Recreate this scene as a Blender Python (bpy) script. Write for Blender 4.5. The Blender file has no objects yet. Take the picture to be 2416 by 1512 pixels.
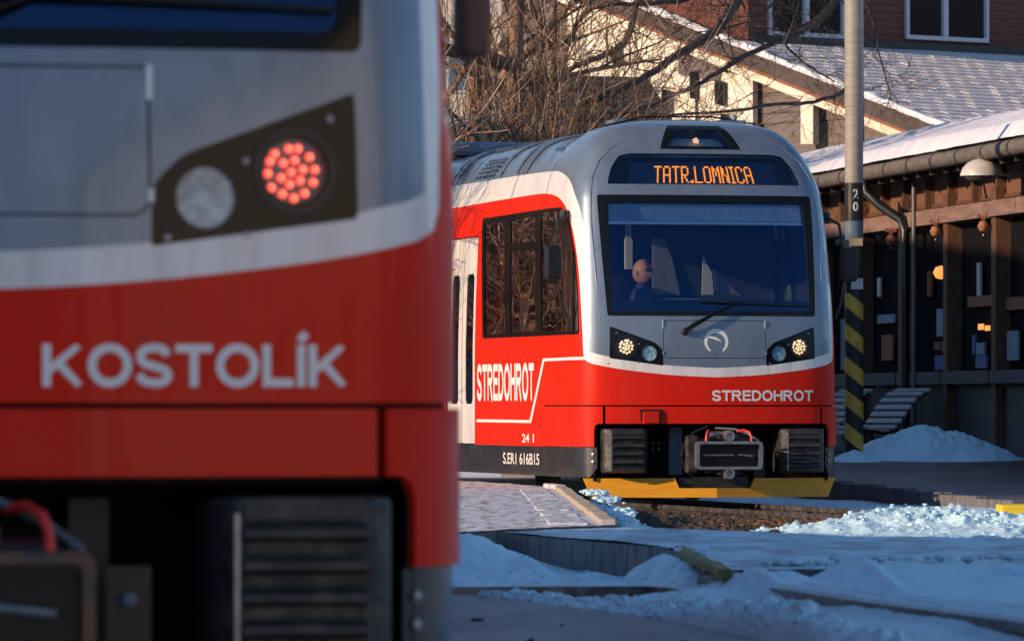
import bpy, bmesh, math, random
import numpy as np
from mathutils import Vector, Matrix
from mathutils.geometry import delaunay_2d_cdt

random.seed(7)
SC = bpy.context.scene
COL = SC.collection
PI = math.pi
R = math.radians

# ------------------------------------------------------------------ camera, sky, sun, exposure
CAMZ = 0.95
FPX = 200.0 / 36.0 * 2416.0          # focal length in pixels of a 2416 px wide picture
CX, HY = 1208.0, 957.0               # optical centre column, horizon row
cam = bpy.data.cameras.new('camera'); camo = bpy.data.objects.new('camera', cam); COL.objects.link(camo)
camo.location = (0, 0, CAMZ); camo.rotation_euler = (R(90), 0, 0)
cam.lens = 200; cam.sensor_width = 36; cam.shift_y = (HY - 756.0) / 2416.0
cam.clip_start = 0.5; cam.clip_end = 6000
cam.dof.use_dof = True; cam.dof.focus_distance = 55.5; cam.dof.aperture_fstop = 8.0
SC.camera = camo

SUN_EL = R(16.0)
SUN_H = Vector((-0.87, -0.49)).normalized()      # horizontal direction towards the sun
world = bpy.data.worlds.new('World'); SC.world = world; world.use_nodes = True
wn = world.node_tree; bg = wn.nodes['Background']
sky = wn.nodes.new('ShaderNodeTexSky'); sky.sky_type = 'NISHITA'; sky.sun_disc = False
sky.sun_elevation = SUN_EL
sky.sun_rotation = math.atan2(SUN_H.x, SUN_H.y)
sky.altitude = 900; sky.air_density = 1.0; sky.dust_density = 0.0; sky.ozone_density = 2.6
wn.links.new(sky.outputs[0], bg.inputs[0]); bg.inputs[1].default_value = 0.15
sun = bpy.data.lights.new('sun', 'SUN'); sun.energy = 4.6; sun.angle = R(0.53); sun.color = (1.0, 0.71, 0.47)
suno = bpy.data.objects.new('sun', sun); COL.objects.link(suno)
sd = Vector((SUN_H.x * math.cos(SUN_EL), SUN_H.y * math.cos(SUN_EL), math.sin(SUN_EL)))
suno.rotation_euler = sd.to_track_quat('Z', 'Y').to_euler(); suno.location = (-30, -20, 30)
SC.view_settings.view_transform = 'Standard'; SC.view_settings.look = 'None'
SC.view_settings.exposure = 0.25; SC.view_settings.gamma = 1.0
SC.view_settings.use_curve_mapping = False

# ------------------------------------------------------------------ helpers
def W(u, v, Y):
    """world point seen at (u, v) of the 2416 px picture at distance Y"""
    return Vector(((u - CX) * Y / FPX, Y, CAMZ + (HY - v) * Y / FPX))
def G(u, v, z=0.0):
    """world point seen at (u, v) lying at height z"""
    Y = (CAMZ - z) * FPX / (v - HY)
    return Vector(((u - CX) * Y / FPX, Y, z))

def tag(o, label=None, cat=None, group=None, kind=None):
    if label: o['label'] = label
    if cat: o['category'] = cat
    if group: o['group'] = group
    if kind: o['kind'] = kind
    return o
def empty(name, loc=(0, 0, 0), rz=0, label=None, cat=None, group=None):
    o = bpy.data.objects.new(name, None); COL.objects.link(o); o.empty_display_size = 0.1
    o.location = loc; o.rotation_euler = (0, 0, rz)
    return tag(o, label, cat, group)

class MB:
    def __init__(s): s.v = []; s.f = []; s.m = []
    def add(s, vs, fs, m=0):
        n = len(s.v); s.v += [tuple(p) for p in vs]; s.f += [tuple(i + n for i in f) for f in fs]; s.m += [m] * len(fs)
    def box(s, c, d, rot=None, m=0, taper=1.0):
        hx, hy, hz = d[0] / 2, d[1] / 2, d[2] / 2
        vs = [Vector((x * hx * (taper if z > 0 else 1), y * hy * (taper if z > 0 else 1), z * hz)) for z in (-1, 1) for y in (-1, 1) for x in (-1, 1)]
        if rot is not None:
            M = rot if isinstance(rot, Matrix) else Matrix.Rotation(rot, 3, 'Z')
            vs = [M @ p for p in vs]
        c = Vector(c); s.add([p + c for p in vs], [(0, 2, 3, 1), (4, 5, 7, 6), (0, 1, 5, 4), (2, 6, 7, 3), (0, 4, 6, 2), (1, 3, 7, 5)], m)
    def bar(s, a, b, w, h, m=0, up=(0, 0, 1)):
        a, b = Vector(a), Vector(b); d = b - a; L = d.length; d.normalize(); up = Vector(up)
        x = d.cross(up)
        if x.length < 1e-4: x = d.cross(Vector((1, 0, 0)))
        x.normalize(); z = x.cross(d)
        M = Matrix((x, d, z)).transposed(); s.box((a + b) / 2, (w, L, h), M, m)
    def tube(s, pts, rad, n=8, m=0, cap=True):
        pts = [Vector(p) for p in pts]; k = len(pts)
        rad = rad if isinstance(rad, (list, tuple)) else [rad] * k
        prev = None; rings = []
        for i, p in enumerate(pts):
            d = (pts[min(i + 1, k - 1)] - pts[max(i - 1, 0)]).normalized()
            if prev is None:
                a = Vector((0, 0, 1)) if abs(d.z) < .9 else Vector((1, 0, 0)); x = d.cross(a).normalized()
            else:
                x = (prev - d * prev.dot(d))
                x = x.normalized() if x.length > 1e-6 else d.orthogonal().normalized()
            prev = x; y = d.cross(x)
            rings.append([p + (x * math.cos(t) + y * math.sin(t)) * rad[i] for t in (2 * PI * j / n for j in range(n))])
        vs = [q for r in rings for q in r]; fs = []
        for i in range(k - 1):
            for j in range(n):
                fs.append((i * n + j, i * n + (j + 1) % n, (i + 1) * n + (j + 1) % n, (i + 1) * n + j))
        if cap: fs.append(tuple(range(n))[::-1]); fs.append(tuple((k - 1) * n + j for j in range(n)))
        s.add(vs, fs, m)
    def prism(s, poly, d, m=0):
        poly = [Vector(p) for p in poly]; d = Vector(d); n = len(poly)
        s.add(poly + [p + d for p in poly], [tuple(range(n)), tuple(range(2 * n - 1, n - 1, -1))] + [(i, n + i, n + (i + 1) % n, (i + 1) % n) for i in range(n)], m)
    def lathe(s, c, prof, axis=(0, 0, 1), n=24, m=0):
        ax = Vector(axis).normalized(); x = ax.orthogonal().normalized(); y = ax.cross(x); c = Vector(c)
        vs = []; fs = []
        for (r, h) in prof:
            for j in range(n):
                t = 2 * PI * j / n; vs.append(c + ax * h + (x * math.cos(t) + y * math.sin(t)) * max(r, 1e-4))
        for i in range(len(prof) - 1):
            for j in range(n): fs.append((i * n + j, i * n + (j + 1) % n, (i + 1) * n + (j + 1) % n, (i + 1) * n + j))
        s.add(vs, fs, m)
    def build(s, name, mats, parent=None, smooth=False, bevel=0, kind=None):
        me = bpy.data.meshes.new(name); me.from_pydata(s.v, [], s.f)
        for mt in (mats if isinstance(mats, (list, tuple)) else [mats]): me.materials.append(mt)
        me.polygons.foreach_set('material_index', s.m)
        bm = bmesh.new(); bm.from_mesh(me); bmesh.ops.recalc_face_normals(bm, faces=bm.faces); bm.to_mesh(me); bm.free()
        if smooth:
            me.polygons.foreach_set('use_smooth', [True] * len(me.polygons))
            me.set_sharp_from_angle(angle=R(38))
        me.update(); o = bpy.data.objects.new(name, me); COL.objects.link(o)
        if parent: o.parent = parent
        if bevel:
            b = o.modifiers.new('bevel', 'BEVEL'); b.width = bevel; b.segments = 2; b.limit_method = 'ANGLE'
        if kind: o['kind'] = kind
        return o
def one(name, fn, args, mat, parent=None, **kw):
    b = MB(); getattr(b, fn)(*args); return b.build(name, mat, parent, **kw)
def dupe(o, parent, loc=None, rot=None, name=None):
    c = o.copy(); COL.objects.link(c); c.parent = parent
    if loc is not None: c.location = loc
    if rot is not None: c.rotation_euler = rot
    return c

# ------------------------------------------------------------------ materials
def mat(name, col, rough=0.6, metal=0.0, col2=None, nscale=4.0, contrast=(0.4, 0.6), bump=0.0, bscale=20.0, coat=0.0, coatr=0.05, stretch=(1, 1, 1), emit=None, estr=0, spec=0.5, detail=6.0, bdist=0.02, rvar=0.0):
    m = bpy.data.materials.new(name); m.use_nodes = True; nt = m.node_tree; N = nt.nodes; L = nt.links
    p = N['Principled BSDF']; p.inputs['Base Color'].default_value = (*col, 1); p.inputs['Roughness'].default_value = rough
    p.inputs['Metallic'].default_value = metal; p.inputs['Coat Weight'].default_value = coat; p.inputs['Coat Roughness'].default_value = coatr
    p.inputs['Specular IOR Level'].default_value = spec
    if emit: p.inputs['Emission Color'].default_value = (*emit, 1); p.inputs['Emission Strength'].default_value = estr
    if col2 or bump or rvar:
        tc = N.new('ShaderNodeTexCoord'); mp = N.new('ShaderNodeMapping'); mp.inputs['Scale'].default_value = stretch
        L.new(tc.outputs['Object'], mp.inputs['Vector'])
    if col2 or rvar:
        nz = N.new('ShaderNodeTexNoise'); nz.inputs['Scale'].default_value = nscale; nz.inputs['Detail'].default_value = detail; nz.inputs['Roughness'].default_value = .62
        L.new(mp.outputs[0], nz.inputs['Vector'])
        mr = N.new('ShaderNodeMapRange'); mr.inputs['From Min'].default_value = contrast[0]; mr.inputs['From Max'].default_value = contrast[1]
        L.new(nz.outputs['Fac'], mr.inputs['Value'])
    if col2:
        mx = N.new('ShaderNodeMix'); mx.data_type = 'RGBA'; mx.inputs['A'].default_value = (*col, 1); mx.inputs['B'].default_value = (*col2, 1)
        L.new(mr.outputs[0], mx.inputs['Factor']); L.new(mx.outputs['Result'], p.inputs['Base Color'])
    if rvar:
        ma = N.new('ShaderNodeMath'); ma.operation = 'MULTIPLY_ADD'; ma.inputs[1].default_value = rvar; ma.inputs[2].default_value = rough
        L.new(mr.outputs[0], ma.inputs[0]); L.new(ma.outputs[0], p.inputs['Roughness'])
    if bump:
        nb = N.new('ShaderNodeTexNoise'); nb.inputs['Scale'].default_value = bscale; nb.inputs['Detail'].default_value = 5
        L.new(mp.outputs[0], nb.inputs['Vector'])
        bp = N.new('ShaderNodeBump'); bp.inputs['Strength'].default_value = bump; bp.inputs['Distance'].default_value = bdist
        L.new(nb.outputs['Fac'], bp.inputs['Height']); L.new(bp.outputs[0], p.inputs['Normal'])
        if coat: L.new(bp.outputs[0], p.inputs['Coat Normal'])
    return m

def glass_mat(name, tint=(0.6, 0.65, 0.7), gloss=(1, 1, 1), base=0.06, ior=1.5, body=None, bodyfac=0.0):
    m = bpy.data.materials.new(name); m.use_nodes = True; nt = m.node_tree; N = nt.nodes; L = nt.links
    out = N['Material Output']; N.remove(N['Principled BSDF'])
    tr = N.new('ShaderNodeBsdfTransparent'); tr.inputs[0].default_value = (*tint, 1)
    gl = N.new('ShaderNodeBsdfGlossy'); gl.inputs['Roughness'].default_value = 0.015; gl.inputs[0].default_value = (*gloss, 1)
    fr = N.new('ShaderNodeFresnel'); fr.inputs[0].default_value = ior
    ad = N.new('ShaderNodeMath'); ad.operation = 'ADD'; ad.inputs[1].default_value = base; ad.use_clamp = True
    L.new(fr.outputs[0], ad.inputs[0])
    tc = N.new('ShaderNodeTexCoord'); nb = N.new('ShaderNodeTexNoise'); nb.inputs['Scale'].default_value = 2.2; nb.inputs['Detail'].default_value = 1
    L.new(tc.outputs['Object'], nb.inputs['Vector']); bp = N.new('ShaderNodeBump'); bp.inputs['Strength'].default_value = 0.12; bp.inputs['Distance'].default_value = 0.02
    L.new(nb.outputs['Fac'], bp.inputs['Height']); L.new(bp.outputs[0], gl.inputs['Normal'])
    src = tr
    if body:
        df = N.new('ShaderNodeBsdfDiffuse'); df.inputs[0].default_value = (*body, 1)
        m0 = N.new('ShaderNodeMixShader'); m0.inputs[0].default_value = bodyfac; L.new(tr.outputs[0], m0.inputs[1]); L.new(df.outputs[0], m0.inputs[2]); src = m0
    mx = N.new('ShaderNodeMixShader'); L.new(ad.outputs[0], mx.inputs[0]); L.new(src.outputs[0], mx.inputs[1]); L.new(gl.outputs[0], mx.inputs[2])
    L.new(mx.outputs[0], out.inputs[0]); return m

M = {}
M['grey'] = mat('grey_paint', (0.18, 0.235, 0.30), .36, 0.35, (0.135, 0.175, 0.23), 7, (.4, .75), bump=.3, bscale=3.0, coat=.55, coatr=.07, stretch=(1, 1, .35))
M['white'] = mat('white_paint', (0.74, 0.73, 0.72), .35, 0, (0.46, 0.44, 0.42), 9, (.48, .85), bump=.25, bscale=2.6, coat=.5, coatr=.08, stretch=(1, 1, .22))
M['red'] = mat('red_paint', (0.66, 0.016, 0.004), .45, 0, (0.48, 0.030, 0.018), 9, (.5, .85), bump=.3, bscale=3.2, coat=.16, coatr=.05, spec=.12, stretch=(1, 1, .22))
M['redside'] = M['red']
M['skirt'] = mat('dark_skirt_paint', (0.014, 0.018, 0.024), .35, 0, (0.05, 0.047, 0.045), 5, (.5, .8), bump=.3, bscale=3, coat=.4, coatr=.1)
M['black'] = mat('black_plastic', (0.009, 0.010, 0.012), .42, 0, (0.02, 0.02, 0.02), 10, (.5, .8))
M['gloss_black'] = mat('gloss_black', (0.006, 0.007, 0.009), .12, spec=.22)
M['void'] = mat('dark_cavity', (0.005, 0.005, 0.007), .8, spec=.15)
M['iron'] = mat('cast_iron', (0.028, 0.029, 0.032), .5, .5, (0.10, 0.09, 0.08), 12, (.45, .7), bump=.3, bscale=40)
M['rib'] = mat('buffer_metal', (0.035, 0.038, 0.042), .45, .3, (0.09, 0.085, 0.08), 9, (.5, .72), bump=.3, bscale=30)
M['steel'] = mat('brushed_steel', (0.38, 0.38, 0.39), .35, .8, (0.22, 0.2, 0.18), 14, (.45, .75))
M['bluegrey'] = mat('bracket_paint', (0.12, 0.17, 0.24), .5)
M['yellow'] = mat('plough_yellow', (0.82, 0.38, 0.012), .45, 0, (0.62, 0.27, 0.02), 6, (.45, .8), bump=.1, bscale=8, stretch=(1, 1, 4))
M['letter'] = mat('white_lettering', (0.75, 0.75, 0.74), .4)
M['amber'] = mat('amber_led', (0.3, 0.08, 0.0), .5, emit=(1.0, 0.27, 0.015), estr=1.6)
M['warm'] = mat('warm_led', (0.9, 0.7, 0.5), .3, emit=(1.0, 0.60, 0.30), estr=1.5)
M['redled'] = mat('red_led', (0.9, 0.05, 0.02), .3, emit=(1.0, 0.045, 0.02), estr=2.8)
M['redcore'] = mat('red_led_core', (0.9, 0.2, 0.1), .3, emit=(1.0, 0.32, 0.18), estr=2.6)
M['lens'] = mat('lamp_lens', (0.26, 0.46, 0.56), .15, 0, (0.06, 0.17, 0.27), 26, (.35, .6), coat=1)
M['lamp_well'] = mat('lamp_well', (0.02, 0.018, 0.018), .3)
M['screenglass'] = glass_mat('windscreen_glass', (0.78, 0.86, 0.94), (0.14, 0.42, 1.0), 0.05, 1.45)
M['cabglass'] = glass_mat('cab_side_glass', (0.55, 0.57, 0.57), (1, 1, 1), 0.3, 1.5)
M['sideglass'] = glass_mat('tinted_side_glass', (0.14, 0.14, 0.14), (1, 1, 1), 0.5, 1.55)
M['ledglass'] = glass_mat('display_glass', (0.85, 0.88, 0.9), (0.4, 0.65, 1.0), 0.05, 1.4)
M['bezel'] = mat('lamp_bezel_plastic', (0.016, 0.017, 0.020), .35, spec=.4)
M['rubber'] = mat('rubber_seal', (0.018, 0.018, 0.02), .6)
M['hose'] = mat('red_hose', (0.55, 0.02, 0.015), .45)
M['cable'] = mat('grey_cable', (0.09, 0.11, 0.13), .5)
M['rust'] = mat('rusty_steel', (0.16, 0.085, 0.045), .7, .2, (0.07, 0.06, 0.06), 9, (.4, .65))
M['interior'] = mat('cab_interior', (0.035, 0.05, 0.085), .7)
M['dash'] = mat('dashboard', (0.015, 0.015, 0.017), .6)
M['blind'] = mat('roller_blind', (0.30, 0.44, 0.50), .8, 0, (0.34, 0.48, 0.52), 30, (.4, .6))
M['blindlight'] = mat('blind_fabric', (0.75, 0.78, 0.74), .8, 0, (0.60, 0.63, 0.60), 25, (.4, .6), stretch=(1, 1, .2))
M['blindbar'] = mat('blind_bar', (0.75, 0.9, 0.95), .5)
M['pale'] = mat('pale_plastic', (0.6, 0.6, 0.52), .6)
M['curtain'] = mat('grey_curtain', (0.22, 0.24, 0.25), .8, 0, (0.15, 0.17, 0.18), 14, (.4, .6), stretch=(1, 1, .1))
M['skin'] = mat('skin', (0.55, 0.27, 0.17), .5, 0, (0.5, 0.22, 0.13), 18, (.4, .6))
M['jacket'] = mat('navy_jacket', (0.02, 0.045, 0.12), .8)
M['gum'] = mat('grey_mirror_shell', (0.005, 0.006, 0.010), .5)
M['brownmirror'] = mat('dark_brown_shell', (0.085, 0.045, 0.028), .6)
M['mirrorface'] = mat('mirror_face', (0.5, 0.5, 0.5), .03, 1)
# place
M['snow'] = mat('snow', (0.56, 0.80, 0.90), .62, 0, (0.40, 0.66, 0.79), 3.0, (.45, .75), bump=.55, bscale=26, bdist=.03)  # base colour carries the blue of the shade
M['roofsnow'] = mat('roof_snow', (0.80, 0.80, 0.84), .65, 0, (0.66, 0.66, 0.72), 2.0, (.4, .7), bump=.4, bscale=16, bdist=.03)  # same snow without the shade blue, for sunlit roofs
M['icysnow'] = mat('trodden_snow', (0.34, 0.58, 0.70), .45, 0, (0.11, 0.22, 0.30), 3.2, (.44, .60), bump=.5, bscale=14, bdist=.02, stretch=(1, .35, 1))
M['asphalt'] = mat('asphalt', (0.22, 0.21, 0.215), .75, 0, (0.38, 0.36, 0.37), 1.6, (.4, .68), bump=.4, bscale=60, stretch=(1, .25, 1))
M['wetasphalt'] = mat('wet_dark_asphalt', (0.035, 0.032, 0.032), .5, 0, (0.085, 0.085, 0.095), 1.3, (.42, .66), bump=.3, bscale=50, stretch=(1, .18, 1))
M['paving'] = mat('snowy_paving', (0.64, 0.65, 0.69), .75, 0, (0.22, 0.20, 0.20), 11.0, (.47, .62), bump=.35, bscale=14, bdist=.012, stretch=(1, .3, 1))
M['gravel'] = mat('ballast', (0.045, 0.036, 0.03), .9, 0, (0.13, 0.085, 0.05), 14, (.5, .75), bump=1.0, bscale=30, bdist=.05)
M['soil'] = mat('snowy_ground', (0.72, 0.76, 0.80), .8, 0, (0.45, 0.42, 0.40), .9, (.55, .75), bump=.4, bscale=4)
M['concrete'] = mat('old_concrete', (0.16, 0.16, 0.165), .85, 0, (0.07, 0.07, 0.075), 7, (.4, .65), bump=.5, bscale=18, stretch=(2, 2, .4))
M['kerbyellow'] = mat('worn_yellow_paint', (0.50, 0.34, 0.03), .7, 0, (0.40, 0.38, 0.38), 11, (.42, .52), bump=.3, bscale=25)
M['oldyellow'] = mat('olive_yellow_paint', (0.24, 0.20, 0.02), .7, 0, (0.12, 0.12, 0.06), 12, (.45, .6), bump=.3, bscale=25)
M['brightyellow'] = mat('bright_yellow_paint', (0.80, 0.60, 0.02), .6, 0, (0.65, 0.45, 0.02), 8, (.5, .8))
M['rail'] = mat('rail_steel', (0.10, 0.085, 0.08), .4, .6, (0.2, 0.19, 0.19), 8, (.45, .6))
M['pole'] = mat('galvanised_pole', (0.36, 0.33, 0.29), .6, .15, (0.27, 0.25, 0.22), 6, (.4, .7), bump=.3, bscale=40, stretch=(1, 1, 5))
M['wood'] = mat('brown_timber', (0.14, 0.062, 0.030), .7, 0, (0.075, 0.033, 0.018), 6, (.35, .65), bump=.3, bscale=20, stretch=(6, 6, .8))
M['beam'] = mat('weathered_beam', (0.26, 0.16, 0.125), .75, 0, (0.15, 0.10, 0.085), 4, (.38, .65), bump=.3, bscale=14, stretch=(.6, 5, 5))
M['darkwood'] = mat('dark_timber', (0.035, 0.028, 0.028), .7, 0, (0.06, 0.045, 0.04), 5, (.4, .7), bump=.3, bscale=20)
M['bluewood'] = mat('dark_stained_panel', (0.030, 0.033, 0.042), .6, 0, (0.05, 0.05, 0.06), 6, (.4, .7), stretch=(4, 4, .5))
M['orangewood'] = mat('orange_board', (0.30, 0.10, 0.035), .7, 0, (0.22, 0.075, 0.03), 6, (.4, .65), stretch=(1, 6, 6))
M['ply'] = mat('brown_infill_panel', (0.17, 0.08, 0.042), .75, 0, (0.15, 0.065, 0.035), 8, (.4, .65), bump=.2, bscale=30, stretch=(3, 3, 1))
M['gutter'] = mat('weathered_gutter', (0.17, 0.145, 0.125), .7, .1, (0.09, 0.085, 0.08), 5, (.4, .7), stretch=(1, 4, 4))
M['pipe'] = mat('black_downpipe', (0.012, 0.014, 0.018), .35)
M['pipegrey'] = mat('grey_downpipe', (0.12, 0.12, 0.13), .4, .3)
M['open'] = mat('unlit_interior', (0.006, 0.006, 0.008), .9, spec=.1)
M['winglass'] = mat('dark_window', (0.012, 0.013, 0.016), .08, coat=.3)
M['plank'] = mat('red_brown_plank', (0.155, 0.045, 0.022), .65, 0, (0.09, 0.027, 0.015), 4, (.35, .65), bump=.3, bscale=12, stretch=(.5, 5, 5))
M['framewhite'] = mat('white_window_frame', (0.55, 0.57, 0.60), .5)
M['cream'] = mat('cream_render', (0.78, 0.72, 0.60), .8, 0, (0.62, 0.53, 0.39), 2.5, (.4, .7), bump=.2, bscale=14)
M['tile'] = mat('frosted_roof_tile', (0.70, 0.67, 0.67), .8, 0, (0.52, 0.49, 0.49), 1.2, (.40, .70), bump=.3, bscale=14)
M['tiledark'] = mat('dark_roof_tile', (0.07, 0.05, 0.04), .8, 0, (0.16, 0.13, 0.11), 5, (.5, .7))
M['siding'] = mat('grey_brown_siding', (0.17, 0.135, 0.12), .8, 0, (0.115, 0.09, 0.08), 6, (.4, .65), bump=.3, bscale=10, stretch=(4, .6, 4))
M['fascia'] = mat('brown_fascia', (0.085, 0.062, 0.052), .75, 0, (0.05, 0.035, 0.03), 6, (.4, .65))
M['redwood'] = mat('reddish_trim', (0.24, 0.085, 0.045), .7)
M['bark'] = mat('warm_bark', (0.32, 0.20, 0.13), .9, 0, (0.10, 0.06, 0.04), 5, (.35, .65), bump=.6, bscale=22, stretch=(3, 3, .8))
M['barkdark'] = mat('dark_bark', (0.045, 0.038, 0.036), .9, 0, (0.12, 0.085, 0.065), 7, (.45, .7), bump=.5, bscale=20)
M['twig'] = mat('twigs', (0.17, 0.10, 0.06), .9, 0, (0.075, 0.048, 0.034), 3, (.4, .6))
M['twigpale'] = mat('pale_twigs', (0.45, 0.34, 0.25), .9, 0, (0.15, 0.10, 0.07), 3, (.4, .6))
M['forest'] = mat('dark_forest_hills', (0.03, 0.038, 0.03), .95, 0, (0.12, 0.13, 0.14), .02, (.5, .7))
M['render'] = mat('shade_building_render', (0.30, 0.26, 0.22), .85)
M['leaf'] = mat('dead_leaves', (0.16, 0.085, 0.035), .85, 0, (0.07, 0.04, 0.02), 20, (.4, .6))
M['lampwhite'] = mat('white_lamp_dome', (0.62, 0.60, 0.55), .4, 0, (0.45, 0.44, 0.4), 6, (.4, .7))
M['glow'] = mat('warm_lamp_glow', (0.9, 0.5, 0.2), .4, emit=(1.0, 0.36, 0.07), estr=1.0)
M['straw'] = mat('straw_ornament', (0.42, 0.20, 0.10), .8, 0, (0.25, 0.08, 0.05), 30, (.4, .6))
M['paper'] = mat('paper_notice', (0.20, 0.27, 0.33), .7)
M['bluebox'] = mat('blue_panel', (0.02, 0.09, 0.25), .5)
M['benchslat'] = mat('bench_slat', (0.38, 0.39, 0.41), .7, 0, (0.24, 0.24, 0.25), 8, (.4, .65))

# pole stripes: flat print
def stripe_mat():
    m = bpy.data.materials.new('hazard_stripes'); m.use_nodes = True; nt = m.node_tree; N = nt.nodes; L = nt.links
    p = N['Principled BSDF']; p.inputs['Roughness'].default_value = .55
    tc = N.new('ShaderNodeTexCoord'); sp = N.new('ShaderNodeSeparateXYZ'); L.new(tc.outputs['Object'], sp.inputs[0])
    a = N.new('ShaderNodeMath'); a.operation = 'MULTIPLY_ADD'; a.inputs[1].default_value = .8; L.new(sp.outputs['X'], a.inputs[0]); L.new(sp.outputs['Z'], a.inputs[2])
    b = N.new('ShaderNodeMath'); b.operation = 'MULTIPLY'; b.inputs[1].default_value = 1 / .392; L.new(a.outputs[0], b.inputs[0])
    c = N.new('ShaderNodeMath'); c.operation = 'FRACT'; L.new(b.outputs[0], c.inputs[0])
    d = N.new('ShaderNodeMath'); d.operation = 'GREATER_THAN'; d.inputs[1].default_value = .5; L.new(c.outputs[0], d.inputs[0])
    nz = N.new('ShaderNodeTexNoise'); nz.inputs['Scale'].default_value = 9; nz.inputs['Detail'].default_value = 6; L.new(tc.outputs['Object'], nz.inputs[0])
    mr = N.new('ShaderNodeMapRange'); mr.inputs['From Min'].default_value = .45; mr.inputs['From Max'].default_value = .75; L.new(nz.outputs['Fac'], mr.inputs[0])
    y = N.new('ShaderNodeMix'); y.data_type = 'RGBA'; y.inputs['A'].default_value = (.66, .40, .045, 1); y.inputs['B'].default_value = (.40, .26, .06, 1); L.new(mr.outputs[0], y.inputs['Factor'])
    x = N.new('ShaderNodeMix'); x.data_type = 'RGBA'; x.inputs['A'].default_value = (.018, .018, .02, 1); L.new(d.outputs[0], x.inputs['Factor']); L.new(y.outputs['Result'], x.inputs['B'])
    L.new(x.outputs['Result'], p.inputs['Base Color']); return m
M['stripes'] = stripe_mat()

# ------------------------------------------------------------------ numpy value noise
_rng = np.random.RandomState(3); _tab = _rng.rand(256, 256)
def vnoise(x, y):
    xi = np.floor(x).astype(int); yi = np.floor(y).astype(int); fx = x - xi; fy = y - yi
    fx = fx * fx * (3 - 2 * fx); fy = fy * fy * (3 - 2 * fy)
    g = lambda a, b: _tab[a % 256, b % 256]
    return (g(xi, yi) * (1 - fx) + g(xi + 1, yi) * fx) * (1 - fy) + (g(xi, yi + 1) * (1 - fx) + g(xi + 1, yi + 1) * fx) * fy
def fbm(x, y, o=4, ridge=False):
    a = .5; s = 0; t = 0
    for k in range(o):
        n = vnoise(x + 17.3 * k, y - 9.1 * k)
        if ridge: n = 1 - abs(2 * n - 1)
        s = s + a * n; t += a; a *= .52; x = x * 2.03; y = y * 2.03
    return s / t

# =================================================================== GROUND AND HILLS
b = MB(); b.add([(-2500, -2500, -.45), (2500, -2500, -.45), (2500, 2500, -.45), (-2500, 2500, -.45)], [(0, 1, 2, 3)])
tag(b.build('ground', M['soil']), kind='structure')
b = MB(); n = 96; ring = []
for i in range(n):
    t = 2 * PI * i / n; h = 40 + 70 * fbm(np.array(3 + 4 * math.cos(t)), np.array(3 + 4 * math.sin(t)), 4)
    ring.append((t, float(h)))
vs = []; fs = []
for k, (rr, f) in enumerate(((420, -.01), (560, .55), (760, 1.0), (900, .2))):
    for (t, h) in ring:
        hh = h * f * (1 + .25 * math.sin(7 * t + k))
        away = max(0.0, math.cos(t - math.atan2(-.85, .5)))            # the mountain range stands behind the camera, to its right
        hh *= .75 + .95 * away**1.5; vs.append((rr * math.cos(t), rr * math.sin(t), hh - 1))
for k in range(3):
    for i in range(n): fs.append((k * n + i, k * n + (i + 1) % n, (k + 1) * n + (i + 1) % n, (k + 1) * n + i))
b.add(vs, fs); tag(b.build('hills', M['forest'], smooth=True), kind='structure')

# =================================================================== TRAIN SURFACE
T_ROWS = np.array([  # t, half width, setback of the front, height over the seam
    (-.80, 1.335, .00, -.80), (-.40, 1.34, .0, -.40), (0, 1.34, .0, 0), (.5, 1.34, .02, .5), (.86, 1.333, .05, .86), (1.47, 1.31, .17, 1.47),
    (2.02, 1.275, .31, 2.02), (2.15, 1.25, .355, 2.15), (2.30, 1.20, .42, 2.29), (2.45, 1.125, .50, 2.43), (2.60, 1.03, .59, 2.545),
    (2.75, .915, .69, 2.63), (2.95, .74, .84, 2.695), (3.2, .50, 1.02, 2.735), (3.6, .10, 1.3, 2.765), (3.7, 0.0, 1.36, 2.767)])
def hermite(xs, ys, n=2000):
    d = np.zeros(len(xs)); sl = np.diff(ys) / np.diff(xs)
    for i in range(1, len(xs) - 1):
        if sl[i - 1] * sl[i] > 0: d[i] = 2 * sl[i - 1] * sl[i] / (sl[i - 1] + sl[i])
    d[0] = sl[0]; d[-1] = sl[-1]; X = np.linspace(xs[0], xs[-1], n); j = np.clip(np.searchsorted(xs, X) - 1, 0, len(xs) - 2)
    h = xs[j + 1] - xs[j]; q = (X - xs[j]) / h
    Yv = (2 * q**3 - 3 * q**2 + 1) * ys[j] + (q**3 - 2 * q**2 + q) * h * d[j] + (-2 * q**3 + 3 * q**2) * ys[j + 1] + (q**3 - q**2) * h * d[j + 1]
    return X, Yv
TX, TW = hermite(T_ROWS[:, 0], T_ROWS[:, 1]); _, TB = hermite(T_ROWS[:, 0], T_ROWS[:, 2]); _, TZ = hermite(T_ROWS[:, 0], T_ROWS[:, 3])
W0 = 1.34
plan = [(0, 0), (.3, .006), (.6, .026), (.9, .066), (1.06, .102), (1.17, .15), (1.26, .235), (1.315, .37), (1.335, .55), (1.34, .8)]
pp = []
ext = [(-.3, .006)] + plan + [(1.34, 1.1)]
for i in range(1, len(ext) - 2):
    p0, p1, p2, p3 = [np.array(ext[k]) for k in (i - 1, i, i + 1, i + 2)]
    for q in np.linspace(0, 1, 40, endpoint=False):
        pp.append(.5 * (2 * p1 + (p2 - p0) * q + (2 * p0 - 5 * p1 + 4 * p2 - p3) * q * q + (3 * p1 - p0 - 3 * p2 + p3) * q**3))
pp.append(np.array([1.34, .8])); pp.append(np.array([1.34, 40.8])); pp = np.array(pp)
SS = np.concatenate([[0], np.cumsum(np.hypot(*np.diff(pp, axis=0).T))])
S_OF_Y = lambda y: float(np.interp(y, pp[:, 1], SS))
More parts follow.
